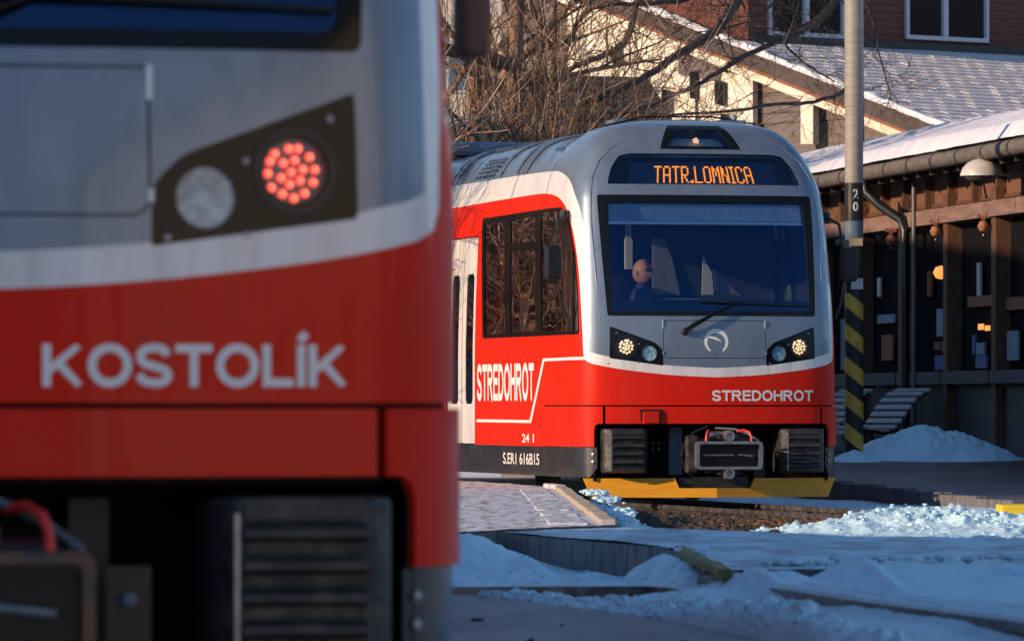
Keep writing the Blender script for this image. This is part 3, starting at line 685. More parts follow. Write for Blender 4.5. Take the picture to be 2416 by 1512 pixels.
    def wp(u, v, off): s_, t_ = ST(u, v); return P3(s_, t_, off)
    if True:
        b = MB(); piv = wp(1615, 783, 0); nn = N3(*ST(1615, 783)); b.lathe(piv, [(.035, 0), (.035, .03), (.02, .05), (0, .055)], nn, 14); wpv = b.build('wiper', M['black'], root)
        b = MB(); b.tube([wp(1613, 783, .05), wp(1640, 765, .06), wp(1690, 738, .055), wp(1737, 717, .035)], [.024, .022, .013, .009], 8); b.build('wiper_arm', M['gloss_black'], wpv)
        b = MB(); b.tube([wp(1655, 712, .012), wp(1737, 716, .02), wp(1830, 719, .012), wp(1908, 722, .008)], .009, 6); b.build('wiper_blade', M['black'], wpv)
    # ---------------- destination board
    dbk = sheet('destination_board', DP, M['gloss_black'], root, -.07)
    sheet('display_glass', DP, M['ledglass'], root, -.008)
    q = sts([(1820, 378), (1820, 430)]); dw = q[0][0]
    sheet('display_panel', rounded([(-dw, q[0][1]), (dw, q[0][1]), (dw, q[1][1]), (-dw, q[1][1])], .02), M['bluebox_dim'], dbk, -.06)
    if far:
        word = 'TATR.LOMNICA'; a0 = ST(1545, 407)[0]; a1 = ST(1777, 407)[0]; tb0 = ST(1660, 427.5)[1]; tb1 = ST(1660, 387.5)[1]
        cols = sum(len(GLY[ch][0]) + 1 for ch in word) - 1; cw = (a1 - a0) / cols; rh = (tb1 - tb0) / 7; b = MB(); x = 0
        for ch in word:
            g = GLY[ch]; rows = [g[0], g[1], g[1], g[2], g[2], g[3], g[4], g[4], g[5], g[5], g[6]] if ch != '.' else ["..", "..", "..", "..", "..", "..", "..", "..", "..", "##", "##"]
            nr = len(rows); rh = (tb1 - tb0) / nr
            for r_, row in enumerate(rows):
                for c_, px_ in enumerate(row):
                    if px_ == '#':
                        s0 = a0 + (x + c_ + .02) * cw; s1 = s0 + cw * .96; t1 = tb1 - (r_ + .10) * rh; t0 = t1 - rh * .84
                        pts = surf([s0, s1, s1, s0], [t0, t0, t1, t1], -.045, True)[0]; b.add(pts.tolist(), [(0, 1, 2, 3)])
            x += len(g[0]) + 1
        b.build('destination_text', M['amber'], dbk)
    # ---------------- top lamp
    tl = sheet('top_lamp_frame', BT, M['gloss_black'], root, -.004, [BI]); b = MB(); rim(b, BI, -.004, -.10); b.build('lamp_well', M['lamp_well'], tl)
    sheet('lamp_back', BI, M['blind'], tl, -.10)
    cc = ((bi[0][0] - bi[0][0]) / 2 - .02, (bi[0][1] + bi[1][1]) / 2)
    b = MB()
    for k in range(13):
        a = 2.4 * k; rr_ = .042 * math.sqrt(k / 13.0); p = P3(cc[0] + rr_ * math.cos(a), cc[1] + rr_ * math.sin(a), -.05); b.lathe(p, [(.0105, 0), (.008, .008), (0, .01)], N3(*cc), 8)
    b.build('top_lamp', M['warm_dim'], tl)
    sheet('lamp_glass', BI, M['ledglass'], tl, -.010)
    # ---------------- headlights
    for sg in (-1, 1):
        hl = HL if sg > 0 else mirror(HL); co = (sg * lamp_out[0], lamp_out[1]); ci = (sg * lamp_in[0], lamp_in[1])
        wo, wi = circle(co, LR * 1.45), circle(ci, LR * 1.02)
        hp = sheet('headlight', hl, M['gloss_black'], root, -.003, [wi, circle(co, LR * 1.08)])
        b = MB(); rim(b, wi, -.003, -.03); rim(b, circle(co, LR * 1.08), -.003, -.045); b.build('lamp_well', M['lamp_well'], hp)
        if not far and sg > 0: pass
        sheet('lamp_bezel', wo, M['bezel'], hp, .002, [circle(co, LR * 1.22)])
        # unlit inner lens
        ln = sheet('lens', wi, M['lens'], hp, -.014)
        sheet('lamp_bowl', circle(co, LR * 1.08), M['lamp_well'], hp, -.045)
        b = MB(); b2 = MB()
        m_ = M['warm'] if far else M['redled']
        nn = N3(*co); rings = ((1, 0.0), (5, .40), (9, .80))
        rj = random.Random(8)
        for cnt, rf in ((1, 0.0), (6, .46), (12, .92)):
            for k in range(cnt):
                if rf is None: a = 2.39996 * k; r_ = LR * .94 * math.sqrt((k + .6) / cnt) + rj.uniform(-.003, .003)
                else: a = 2 * PI * (k + rj.uniform(-.16, .16)) / cnt + rf * 3; r_ = LR * .92 * rf * rj.uniform(.93, 1.04)
                p = P3(co[0] + r_ * math.cos(a), co[1] + r_ * math.sin(a), -.03)
                b.lathe(p, [(.0125 if far else .0095, 0), (.009 if far else .0075, .006), (0, .009)], nn, 10)
        lc_ = b.build('led_cluster', m_, hp)
        if not far:
            b2 = MB(); rj = random.Random(8)
            for cnt, rf in ((1, 0.0), (6, .46), (12, .92)):
                for k in range(cnt):
                    a = 2 * PI * (k + rj.uniform(-.16, .16)) / cnt + rf * 3; r_ = LR * .92 * rf * rj.uniform(.93, 1.04); p = P3(co[0] + r_ * math.cos(a), co[1] + r_ * math.sin(a), -.020)
                    b2.lathe(p, [(.0045, 0), (.003, .004), (0, .005)], nn, 8)
            b2.build('led_cores', M['redcore'], lc_)
        sheet('lamp_cover', circle(co, LR * 1.07), M['ledglass'], hp, -.008)
        b = MB()
        for (ss, t_) in ((hl[0][0] + sg * .03, HL[0][1] + .02), (sg * (abs(lamp_out[0]) + .095), lamp_out[1] + .13), (sg * (abs(lamp_in[0]) + .10), lamp_in[1] + .09), (sg * (abs(lamp_in[0]) + .10), lamp_in[1] - .09)):
            p = P3(ss, t_, -.002); b.lathe(p, [(.0085, 0), (.0085, .003), (0, .005)], N3(ss, t_), 8)
        b.build('screw', M['steel'], hp, kind='stuff')
    # ---------------- hatch and logo
    hs = sheet('front_hatch', HT, M['grey'], root, .0); b = MB(); rim(b, HT, 0, -.02); b.build('hatch_edge', M['rubber'], hs)
    sheet('hatch_gap', grow(HT, .03), M['void'], hs, -.02)
    for sg in (-1, 1):
        for t_, hh in ((ht[0][1] - .035, .042), (ht[1][1] + .045, .016)):
            s_ = sg * (ht[0][0] + .004); p = P3(s_, t_, .001); n_ = N3(s_, t_); b = MB(); b.tube([p - Vector((0, 0, hh)) + n_ * .001, p + Vector((0, 0, hh)) + n_ * .001], .0095, 8); b.build('hatch_latch', M['steel'] if far else M['letter'], hs, smooth=True)  # near latches take lettering white as a painted highlight
    # round operator emblem: open ring with a swoosh
    lc = ST(1690, 806.5); r0 = .106; b = MB(); pts = []
    for k in range(41):
        a = R(-55) + R(290) * k / 40; wdt = .009 + .011 * math.sin(PI * k / 40); pts.append((a, wdt))
    for k in range(40):
        (a0, w0), (a1, w1) = pts[k], pts[k + 1]
        q = [(lc[0] + (r0 + w0) * math.cos(a0), lc[1] + (r0 + w0) * math.sin(a0)), (lc[0] + (r0 + w1) * math.cos(a1), lc[1] + (r0 + w1) * math.sin(a1)), (lc[0] + (r0 - w1) * math.cos(a1), lc[1] + (r0 - w1) * math.sin(a1)), (lc[0] + (r0 - w0) * math.cos(a0), lc[1] + (r0 - w0) * math.sin(a0))]
        Q = np.array(q); b.add(surf(Q[:, 0], Q[:, 1], .002, True)[0].tolist(), [(0, 1, 2, 3)])
    sw = [(-.16, .055), (-.09, .062), (0, .045), (.06, .0), (0, .018), (-.06, .035), (-.11, .045)]
    Q = np.array([(lc[0] + x, lc[1] + z) for x, z in sw]); b.add(surf(Q[:, 0], Q[:, 1], .003, True)[0].tolist(), [tuple(range(len(sw)))])
    b.build('emblem', M['letter'], hs)
    # ---------------- names
    if far:
        a0, a1 = ST(1680, 932)[0], ST(1918, 932)[0]; block_text('name_lettering', 'STREDOHROT', a0, a1, .046, .150, M['letter'], root)
    else:
        block_text('name_lettering', 'KOSTOLÍK', .250, 1.01, .046, .149, M['letter'], root)
    # little hinged flap in the bumper
    s0, s1 = ST(1509, 985)[0], ST(1560, 985)[0]; b = MB()
    pA, pB = P3(s0, -.05, .02), P3(s1, -.05, .02); c_ = (P3(s0, -.11, .03) + P3(s1, -.11, .03)) / 2; wdt = (pB - pA).length
    one('socket_frame', 'box', (tuple((pA + pB) / 2 + Vector((0, 0, 0))), (wdt, .03, .03)), M['black'], root)
    one('socket_flap', 'box', (tuple(c_ + Vector((0, 0, -.005))), (wdt * .8, .05, .12)), M['red'], root, bevel=.012)
    b = MB()
    for sg in (-1, 1): b.box(tuple(c_ + Vector((sg * wdt * .45, -.0, .01))), (.012, .03, .11))
    b.build('socket_bracket', M['black'], root)
    # ---------------- side windows and doors
    for sg in (-1, 1):
        f = (lambda q: q) if sg < 0 else mirror
        wf = sheet('side_window', f(SWB), M['gloss_black'], root, -.006, [f(p) for p in PANES])
        for i, p in enumerate(PANES):
            sheet('pane', f(p), M['cabglass'] if i == 3 else M['sideglass'], wf, -.012)
        b = MB(); a, t_ = abs(PANES[1][0][0]), 0
        sheet('seal', f([(PANES[2][0][0], PANES[2][0][1])] and grow(PANES[2], .0)) , M['sideglass'], wf, -.016)
        # doors
        dr = f(DOOR); mids = DS0 - .65
        for k in (0, 1):
            x0, x1 = (DS0 - .01, mids + .008) if k == 0 else (mids - .008, DS0 - 1.29)
            q = rounded([(x0, DT0 + .01), (x0, DT1 - .01), (x1, DT1 - .01), (x1, DT0 + .01)], .03)
            xa, xb = x0 - .16, x1 + .16
            wq = rounded([(xa, .02), (xa, 1.37), (xb, 1.37), (xb, .02)], .08)
            dl = sheet('door_leaf', f(q), M['white'], root, -.02, [f(wq)])
            sheet('pane', f(wq), M['sideglass'], dl, -.026)
            b = MB(); rim(b, f(wq), -.019, -.03); b.build('seal', M['rubber'], dl)
        sheet('door_backing', f(DOOR), M['void'], root, -.05)
        b = MB()
        for bw in back:
            q = f(bw); wf2 = sheet('side_window', q, M['gloss_black'], root, -.006, [grow(q, -.05)])
            sheet('pane', grow(q, -.05), M['sideglass'], wf2, -.012)
    # side lettering and lines (left side)
    if far:
        a0, a1 = -abs(ST(1126, 900)[0]), -abs(ST(1260, 900)[0])
        block_text('side_lettering', 'STREDOHROT', a0, a1, ST(1200, 945)[1], ST(1200, 858)[1], M['letter'], root, gap=.10)
        decal_text('number_lettering', '24 1', -abs(ST(1232, 1030)[0]), -abs(ST(1260, 1030)[0]), -.365, -.28, M['letter'], root, offset=.02)
        decal_text('number_lettering', 'S.ER1 616B15', -abs(ST(1187, 1086)[0]), -abs(ST(1272, 1086)[0]), -.585, -.475, M['letter'], root, offset=.01, off=.0)
        ln = [(1383, 845), (1283, 849), (1252, 994), (1125, 992)]; L_ = [(-abs(a), c) for a, c in sts(ln)]; b = MB()
        for (p0, p1) in zip(L_[:-1], L_[1:]):
            n_ = 24; d = np.array(p1) - np.array(p0); nrm = np.array([-d[1], d[0]]) / np.hypot(*d) * .014
            if abs(d[0]) < abs(d[1]): nrm *= 2.2
            for j in range(n_):
                q0 = np.array(p0) + d * j / n_; q1 = np.array(p0) + d * (j + 1) / n_; Q = np.array([q0 + nrm, q1 + nrm, q1 - nrm, q0 - nrm])
                b.add(surf(Q[:, 0], Q[:, 1], .003, True)[0].tolist(), [(0, 1, 2, 3)])
        b.build('side_stripe', M['letter'], root)
    # panel joints and vents on the shoulder of the roof
    b = MB()
    def joint(ss, t0, t1, w_=.006):
        tt = np.linspace(t0, t1, 24)
        for j in range(23):
            Q = np.array([(ss - w_, tt[j]), (ss + w_, tt[j]), (ss + w_, tt[j + 1]), (ss - w_, tt[j + 1])]); b.add(surf(Q[:, 0], Q[:, 1], .002, True)[0].tolist(), [(0, 1, 2, 3)])
    for y in (1.55, 3.05, 5.6, 9.5, 13.5):
        joint(-S_OF_Y(y), 2.0 if y < 5 else -.39, 3.5); joint(S_OF_Y(y), 2.0 if y < 5 else -.39, 3.5)
    b.build('panel_joint', M['black'], root)
    for y0_, y1_, t0, t1, nn_ in ((4.2, 5.1, 2.38, 2.66, 5), (8.2, 9.4, 2.38, 2.66, 6)):
        b = MB()
        for i in range(nn_):
            for j in range(6):
                ya = y0_ + (y1_ - y0_) * j / 6; ta = t0 + (t1 - t0) * i / nn_
                Q = np.array([(-S_OF_Y(ya), ta), (-S_OF_Y(ya + .09), ta), (-S_OF_Y(ya + .09), ta + .03), (-S_OF_Y(ya), ta + .03)]); b.add(surf(Q[:, 0], Q[:, 1], .003, True)[0].tolist(), [(0, 1, 2, 3)])
        b.build('roof_grille', M['black'], root)
    for (ya, yb, t0, t1) in ((1.75, 2.15, 2.62, 2.80), (3.3, 3.6, 2.85, 2.95), (5.2, 5.6, 2.85, 2.95)):
        sheet('roof_vent', [(-S_OF_Y(ya), t0), (-S_OF_Y(ya) , t1), (-S_OF_Y(yb), t1), (-S_OF_Y(yb), t0)], M['gloss_black'], root, .008)
    # raised ribs across the roof
    for y in ((2.75, 2.9, 3.15, 3.9, 5.9, 6.1) if far else ()):
        b = MB(); tt = np.linspace(2.36, 3.69, 22)
        pts = [P3(-S_OF_Y(y), t_, .012) for t_ in tt]; b.tube(pts, .018, 6); b.build('roof_rib', M['grey'], root, smooth=True)
    # edge fold between front fascia and shoulder
    for sg in (-1, 1):
        fold = sts([(1938, 760), (1936, 650), (1931, 540), (1921, 462), (1908, 420), (1885, 383), (1850, 352), (1815, 334)]) ; pts = [P3(sg * abs(s_), t_, .001) for s_, t_ in fold]
        b = MB(); b.tube(pts, [.004, .008, .010, .011, .011, .010, .008, .004], 6); b.build('fascia_fold', M['grey'], root, smooth=True)
    # roof antennas and handrails
    b = MB(); b.box((.55, 1.45, CAMZ + 2.80), (.30, .22, .06)); b.box((-.55, 1.5, CAMZ + 2.80), (.22, .3, .05)); b.lathe((.62, 1.5, CAMZ + 2.82), [(.03, 0), (.03, .06), (0, .07)], (0, 0, 1), 10); b.build('roof_box', M['grey'], root, bevel=.01)
    b = MB(); b.tube([(-.75, 1.35, CAMZ + 2.76), (-.35, 1.35, CAMZ + 2.855), (.35, 1.35, CAMZ + 2.86), (.8, 1.35, CAMZ + 2.79)], .010, 6); b.build('roof_cable', M['black'], root)
    b = MB()
    if far:
        b.box((0, 9.5, CAMZ + 2.82), (1.5, 3.2, .16)); b.build('roof_unit', M['grey'], root, bevel=.05)
    # ---------------- mirrors
    for sg in (-1, 1):
        if far:
            b = MB(); b.box((sg * 1.50, .50, CAMZ + 1.385), (.165, .10, .335)); mr_ = b.build('mirror', M['gum'], root, bevel=.03)
            b = MB(); b.tube([(sg * 1.46, .52, CAMZ + 1.50), (sg * 1.43, .60, CAMZ + 1.78), (sg * 1.30, .66, CAMZ + 1.86)], .016, 8); b.build('upper_arm', M['black'], mr_); b = MB(); b.tube([(sg * 1.46, .52, CAMZ + 1.25), (sg * 1.42, .50, CAMZ + 1.0), (sg * 1.36, .5, CAMZ + .85)], .013, 8)
            b.build('lower_arm', M['black'], mr_); b = MB()
            b.lathe((sg * 1.33, .72, CAMZ + 1.85), [(0, -.06), (.045, -.05), (.05, 0), (.045, .05), (0, .06)], (0, 0, 1), 12); b.build('camera_pod', M['black'], mr_)
            b = MB(); b.box((sg * 1.50, .555, CAMZ + 1.385), (.13, .006, .29)); b.build('mirror_glass', M['mirrorface'], mr_)
        else:
            b = MB(); b.box((sg * 1.385, .52, CAMZ + 1.10), (.075, .16, .44)); mr_ = b.build('mirror', M['brownmirror'], root, bevel=.02)
            b = MB(); b.tube([(sg * 1.385, .55, CAMZ + 1.30), (sg * 1.34, .62, CAMZ + 1.5), (sg * 1.31, .7, CAMZ + 1.55)], .016, 8); b.build('mirror_arm', M['black'], mr_)
    # ---------------- cab interior
    b = MB(); b.box((0, 1.3, CAMZ + .60), (2.3, 1.7, .04)); b.build('cab_floor', M['interior'], root)
    b = MB(); b.prism([(-1.27, 2.25, CAMZ + .6), (1.27, 2.25, CAMZ + .6), (1.25, 2.25, CAMZ + 1.9), (1.0, 2.25, CAMZ + 2.25), (-1.0, 2.25, CAMZ + 2.25), (-1.25, 2.25, CAMZ + 1.9)], (0, .04, 0)); bk = b.build('cab_wall', M['interior'], root)
    b = MB()
    prof = [(.22, .93), (.30, 1.0), (.75, 1.03), (.80, .97), (.80, .65), (.22, .65)]
    b.prism([(-1.1, y, CAMZ + z) for y, z in prof], (2.2, 0, 0)); b.build('dashboard', M['dash'], root, bevel=.02)
    if far:
        one('grab_pole', 'box', ((-.47, 1.5, CAMZ + 1.5), (.07, .05, .30)), M['pale'], root)
        one('grab_pole', 'box', ((-.47, 1.5, CAMZ + 1.87), (.05, .04, .44)), M['blind'], root)
        b = MB(); b.prism([(-.22, 1.5, CAMZ + 1.10), (.06, 1.5, CAMZ + 1.10), (-.01, 1.5, CAMZ + 1.42), (-.10, 1.5, CAMZ + 1.65), (-.22, 1.5, CAMZ + 1.66)], (0, .03, 0)); b.build('curtain', M['curtain'], root)
        b = MB(); b.prism([(.26, 1.4, CAMZ + 1.10), (.38, 1.4, CAMZ + 1.10), (.36, 1.4, CAMZ + 1.32), (.30, 1.4, CAMZ + 1.42), (.27, 1.4, CAMZ + 1.50)], (0, .02, 0)); b.build('window_reveal', M['pale'], root)
        b = MB(); b.prism([(.40, 1.45, CAMZ + 1.35), (.68, 1.45, CAMZ + 1.09), (.42, 1.45, CAMZ + 1.14)], (0, .02, 0)); b.build('window_reveal', M['curtain'], root)
        one('dash_paper', 'box', ((-.25, .42, CAMZ + 1.035), (.35, .2, .012)), M['pale'], root)
        b = MB(); b.lathe((.82, .30, CAMZ + 1.02), [(.03, 0), (.035, .08), (.02, .13), (.03, .15), (0, .16)], (0, 0, 1), 8); b.build('yellow_tag', M['brightyellow'], root)
        b = MB(); b.box((-.80, 1.35, CAMZ + .98), (.50, .12, .62)); b.box((-.80, 1.15, CAMZ + .72), (.48, .45, .10)); b.build('driver_seat', M['dash'], root, bevel=.04)
    return root
M['bluebox_dim'] = mat('display_backing', (0.012, 0.035, 0.11), .35)
M['warm_dim'] = mat('warm_dim_led', (0.8, 0.5, 0.35), .3, emit=(1.0, 0.55, 0.3), estr=.8)
far_train = make_train('far')
near_train = make_train('near')

# ------------------------------------------------------------------ driver (seated, seen in profile through the windscreen)
def make_driver():
    c, s = math.cos(FAR_YAW), math.sin(FAR_YAW)
    P_ = W(1513, 640, 55.75)
    root = empty('person', (P_.x, P_.y, P_.z - .60), R(0), 'bald train driver in a navy jacket seated behind the windscreen, looking to the side', 'person')
    # body: one continuous skinned figure, pelvis root
    bm = bmesh.new(); J = {}
    def v(n, x, y, z): J[n] = bm.verts.new((x, y, z))
    v('pelvis', -.02, .08, -.08); v('belly', -.02, .07, .10); v('chest', -.01, .06, .30); v('neck0', .0, .05, .42); v('neck1', .01, .05, .50)
    for k, sy in (('a', -1), ('b', 1)):
        v('sh' + k, 0, .05 + sy * .17, .38); v('el' + k, .12, .05 + sy * .22, .14); v('wr' + k, .34, .03 + sy * .16, .12); v('hd' + k, .42, .02 + sy * .15, .11)
        v('hip' + k, .02, .08 + sy * .10, -.10); v('kn' + k, .42, .08 + sy * .12, -.06); v('an' + k, .46, .08 + sy * .12, -.46)
    E = [('pelvis', 'belly'), ('belly', 'chest'), ('chest', 'neck0'), ('neck0', 'neck1')]
    for k in 'ab': E += [('chest', 'sh' + k), ('sh' + k, 'el' + k), ('el' + k, 'wr' + k), ('wr' + k, 'hd' + k), ('pelvis', 'hip' + k), ('hip' + k, 'kn' + k), ('kn' + k, 'an' + k)]
    for a, b_ in E: bm.edges.new((J[a], J[b_]))
    bm.verts.index_update(); names = list(J); me = bpy.data.meshes.new('jacket'); bm.to_mesh(me); bm.free()
    o = bpy.data.objects.new('jacket', me); COL.objects.link(o); o.parent = root; me.materials.append(M['jacket'])
    md = o.modifiers.new('skin', 'SKIN'); 
    if not me.skin_vertices: me.attributes  # created by the modifier's operator normally
    try:
        lay = me.skin_vertices[0].data if me.skin_vertices else None
    except Exception: lay = None
    if lay is None:
        bm = bmesh.new(); bm.from_mesh(me); bm.verts.layers.skin.verify(); bm.to_mesh(me); bm.free(); lay = me.skin_vertices[0].data
    rad = {'pelvis': .16, 'belly': .15, 'chest': .16, 'neck0': .075, 'neck1': .058, 'sh': .075, 'el': .052, 'wr': .036, 'hd': .03, 'hip': .10, 'kn': .07, 'an': .045}
    for i, n_ in enumerate(names):
        r_ = rad.get(n_) or rad[n_[:-1]]; lay[i].radius = (r_, r_); lay[i].use_root = n_ == 'pelvis'
    sb = o.modifiers.new('sub', 'SUBSURF'); sb.levels = 1; sb.render_levels = 2
    # head: profile facing +x, turned a little to the camera
    nA, nB = 40, 30; vs = []; fs = []
    for i in range(nB + 1):
        ph = PI * i / nB
        for j in range(nA):
            th = 2 * PI * j / nA; d = Vector((math.sin(ph) * math.cos(th), math.sin(ph) * math.sin(th), math.cos(ph)))
            x, y, z = d.x * .100, d.y * .077, d.z * .118
            f = max(0, d.x)**2
            if d.z < -.1: x = x * (1 + .05 * f) + (-.012 if d.x < 0 else 0) * min(1, -d.z * 2); y *= 1 - .22 * min(1, -d.z)
            g = lambda a0, z0, wa, wz: math.exp(-((d.y - a0) / wa)**2 - ((d.z - z0) / wz)**2) * (1 if d.x > 0 else 0)
            x += .034 * g(0, -.20, .15, .16) + .010 * g(0, .05, .10, .15) - .011 * g(.33, .10, .14, .10) - .011 * g(-.33, .10, .14, .10) + .006 * g(0, .24, .5, .07)
            x += .009 * g(0, -.52, .22, .05) + .009 * g(0, -.64, .22, .05) - .007 * g(0, -.58, .25, .03) + .014 * g(0, -.88, .25, .12)
            vs.append((x, y, z))
    for i in range(nB):
        for j in range(nA): fs.append((i * nA + j, i * nA + (j + 1) % nA, (i + 1) * nA + (j + 1) % nA, (i + 1) * nA + j))
    b = MB(); b.add(vs, fs)
    for sy in (-1, 1): b.lathe((-.02, sy * .071, -.012), [(.0, -.004), (.022, 0), (.028, .008), (.020, .012), (.012, .006), (0, .006)], (-.5, sy, .1), 14)
    hd = b.build('head', M['skin'], root, smooth=True); hd.location = (.01, .04, .60); hd.rotation_euler = (0, R(4), R(-36))
    for sy in (-1, 1):
        one('eye', 'lathe', ((.086, sy * .028, .014), [(0, -.01), (.011, -.004), (.011, .004), (0, .012)], (1, 0, 0), 10), M['dash'], hd)
        b = MB(); b.tube([(.094, sy * .010, .034), (.098, sy * .028, .039), (.088, sy * .046, .033)], .005, 5); b.build('eyebrow', M['bark'], hd)
    b = MB(); b.tube([(.078, -.058, .018), (.098, -.030, .014), (.112, 0, .016), (.098, .030, .014), (.078, .058, .018)], .011, 6); b.build('glasses', M['dash'], hd)
    b = MB(); b.tube([(.090, -.026, -.066), (.100, 0, -.068), (.090, .026, -.066)], .004, 5); b.build('mouth', M['redwood'], hd)
    # hands with fingers resting on the desk
    for sy in (-1, 1):
        b = MB(); y0 = .02 + sy * .15
        b.box((.45, y0, .105), (.09, .08, .028))
        for k in range(4):
            yy = y0 - .03 + k * .02; L = (.07, .08, .076, .06)[k]
            b.tube([(.485, yy, .11), (.49 + L * .5, yy, .108), (.49 + L * .85, yy, .092), (.49 + L, yy, .075)], [.0095, .009, .008, .007], 6)
        b.tube([(.43, y0 - sy * .035, .105), (.465, y0 - sy * .06, .10), (.49, y0 - sy * .066, .09)], [.012, .010, .008], 6)
        b.build('hand', M['skin'], root, smooth=True)
    return root
make_driver()

# =================================================================== PLATFORMS, TRACKS, SNOW
def slab(name, poly, z, mats, depth=.5, label=None, sub=None):
    b = MB(); b.prism([(x, y, z) for x, y in poly][::-1], (0, 0, -depth)); return b.build(name, mats)
# left platform, sunlit and trodden
PL = [(-9, 33.5), (-.62, 33.9), (-.10, 36.0), (.72, 37.6), (.54, 53.5), (.25, 56.0), (-.95, 61.5), (-3.9, 75), (-9, 75)]
pf = slab('platform', PL, .16, M['concrete']); tag(pf, kind='structure')
def surface_grid(name, x0, x1, y0, y1, nx, ny, zf, inside, m, kind=None, smooth=True, mask_fade=None):
    X = np.linspace(x0, x1, nx); Yv = np.geomspace(y0, y1, ny); gx, gy = np.meshgrid(X, Yv); gz = zf(gx, gy)
    V = np.stack([gx.ravel(), gy.ravel(), gz.ravel()], 1)
    idx = np.arange(nx * ny).reshape(ny, nx); q = np.stack([idx[:-1, :-1], idx[:-1, 1:], idx[1:, 1:], idx[1:, :-1]], -1).reshape(-1, 4)
    if inside is not None:
        c = V[q].mean(1); k = inside(c[:, 0], c[:, 1]); q = q[k]
        used = np.unique(q); rm = -np.ones(len(V), int); rm[used] = np.arange(len(used)); q = rm[q]; V = V[used]
    me = bpy.data.meshes.new(name); me.from_pydata(V.tolist(), [], q.tolist()); me.materials.append(m)
    if smooth: me.polygons.foreach_set('use_smooth', [True] * len(q))
    o = bpy.data.objects.new(name, me); COL.objects.link(o)
    if kind: o['kind'] = kind
    return o
def bankf(x, y, pts, width, height):
    """soft ridge along a polyline"""
    best = np.full(x.shape, 1e9); hh = np.zeros(x.shape)
    for (a, c), (ha, hb) in zip(zip(pts[:-1], pts[1:]), zip(height[:-1], height[1:])):
        a = np.array(a[:2]); c = np.array(c[:2]); d = c - a; L2 = d.dot(d); t = np.clip(((x - a[0]) * d[0] + (y - a[1]) * d[1]) / L2, 0, 1)
        # lateral distance in X counts fully, along the line of sight less
        dx = x - (a[0] + t * d[0]); dy = y - (a[1] + t * d[1]); r = np.sqrt(dx**2 + (dy * .55)**2)
        k = r < best; best = np.where(k, r, best); hh = np.where(k, ha + t * (hb - ha), hh)
    return hh * np.exp(-(best / width)**2)
pts3 = lambda L, z: [tuple(G(u, v, z)) for u, v in L]

def plat_top(x, y):
    return .166 + .012 * (fbm(x * 3, y * 1.1, 4) - .5) + .02 * np.clip(fbm(x * 9, y * 3.2, 3) - .5, 0, 1)
surface_grid('trodden_snow', -9, .72, 33.4, 75, 260, 420, plat_top, lambda x, y: inpoly(x, y, [(a - .02 if a > 0 else a, c) for a, c in PL]), M['paving'], kind='structure')
# yellow edge stones of the left platform
edge = empty('platform_edge', (.6, 45, .16), 0, 'worn yellow edge stones along the sunlit left platform', 'kerb')
epts = [(.735, 37.55), (.555, 53.5), (.45, 54.6)]
def along(pts, step):
    out = []; 
    for a, c in zip(pts[:-1], pts[1:]):
        a = Vector(a); c = Vector(c); n = max(1, round((c - a).length / step)); out += [(a + (c - a) * i / n, a + (c - a) * (i + 1) / n) for i in range(n)]
    return out
for a, c in along(epts, 1.0):
    d = (c - a).normalized(); b = MB(); jz = random.uniform(-.006, .006)
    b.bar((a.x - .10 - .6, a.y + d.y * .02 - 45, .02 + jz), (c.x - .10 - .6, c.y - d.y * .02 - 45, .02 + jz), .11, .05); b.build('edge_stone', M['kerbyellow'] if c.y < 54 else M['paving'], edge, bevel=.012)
for a, c in along(epts, 1.0):
    d = (c - a).normalized(); b = MB(); jz = random.uniform(-.004, .006)
    b.bar((a.x - .36 - .6, a.y + d.y * .02 - 45, -.008 + jz), (c.x - .36 - .6, c.y - d.y * .02 - 45, -.008 + jz), .26, .04); b.build('border_slab', M['paving'], edge, bevel=.01)

# crossing slab in front (blue shade)
CS = [(-.05, 35.6), (.84, 32.2), (.93, 30.5), (1.03, 27.5), (2.6, 28.2), (6.5, 28.2), (6.5, 31.5), (3.6, 32.6), (2.2, 34.6), (.74, 36.95)]
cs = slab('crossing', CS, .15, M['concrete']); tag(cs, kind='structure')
def cross_top(x, y): return .157 + .035 * (fbm(x * 1.3, y * .6, 4) - .4) + .012 * np.clip(fbm(x * 8, y * 3.0, 3) - .45, 0, 1)
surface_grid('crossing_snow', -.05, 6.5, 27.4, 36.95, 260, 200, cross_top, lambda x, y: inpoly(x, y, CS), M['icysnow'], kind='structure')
b = MB(); ky = [(.93, 31.4), (.965, 29.3), (1.03, 27.45)]
kr = empty('crossing_edge', (.93, 31.4, .15), 0, 'faded yellow green painted edge stones of the shaded crossing, running towards the camera', 'kerb')
for a, c in along(ky, .8):
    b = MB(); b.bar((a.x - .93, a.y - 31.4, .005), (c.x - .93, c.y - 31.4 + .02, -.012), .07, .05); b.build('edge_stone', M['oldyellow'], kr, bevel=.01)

# right platform: dark wet asphalt rising to the shelter
def rz(y): return np.clip(.0 + .0200 * (y - 53), -.02, .32)
PRX = [(2.9, 62), (3.55, 59.0), (4.85, 53.6), (5.4, 51.0), (12, 49.5), (14, 110), (-4.5, 110), (-.4, 76)]
surface_grid('pavement', -5, 14, 49.5, 112, 120, 240, lambda x, y: rz(y) + .012 * (fbm(x * 1.2, y * .4, 3) - .5), lambda x, y: inpoly(x, y, PRX), M['wetasphalt'], kind='structure')
ke = empty('kerb', (3.55, 59, 0), 0, 'low pale concrete kerb between the sunlit snow heap and the dark asphalt', 'kerb')
for a, c in along([(2.3, 64.5), (3.47, 59.0), (4.78, 53.5), (5.35, 50.9), (9, 49.3)], 1.2):
    b = MB(); z0 = float(rz((a.y + c.y) / 2)); b.bar((a.x - 3.55, a.y - 59, z0 - .06), (c.x - 3.55, c.y - 59 + .03, z0 - .06), .16, .2); b.build('kerb_stone', M['concrete'], ke, bevel=.012)
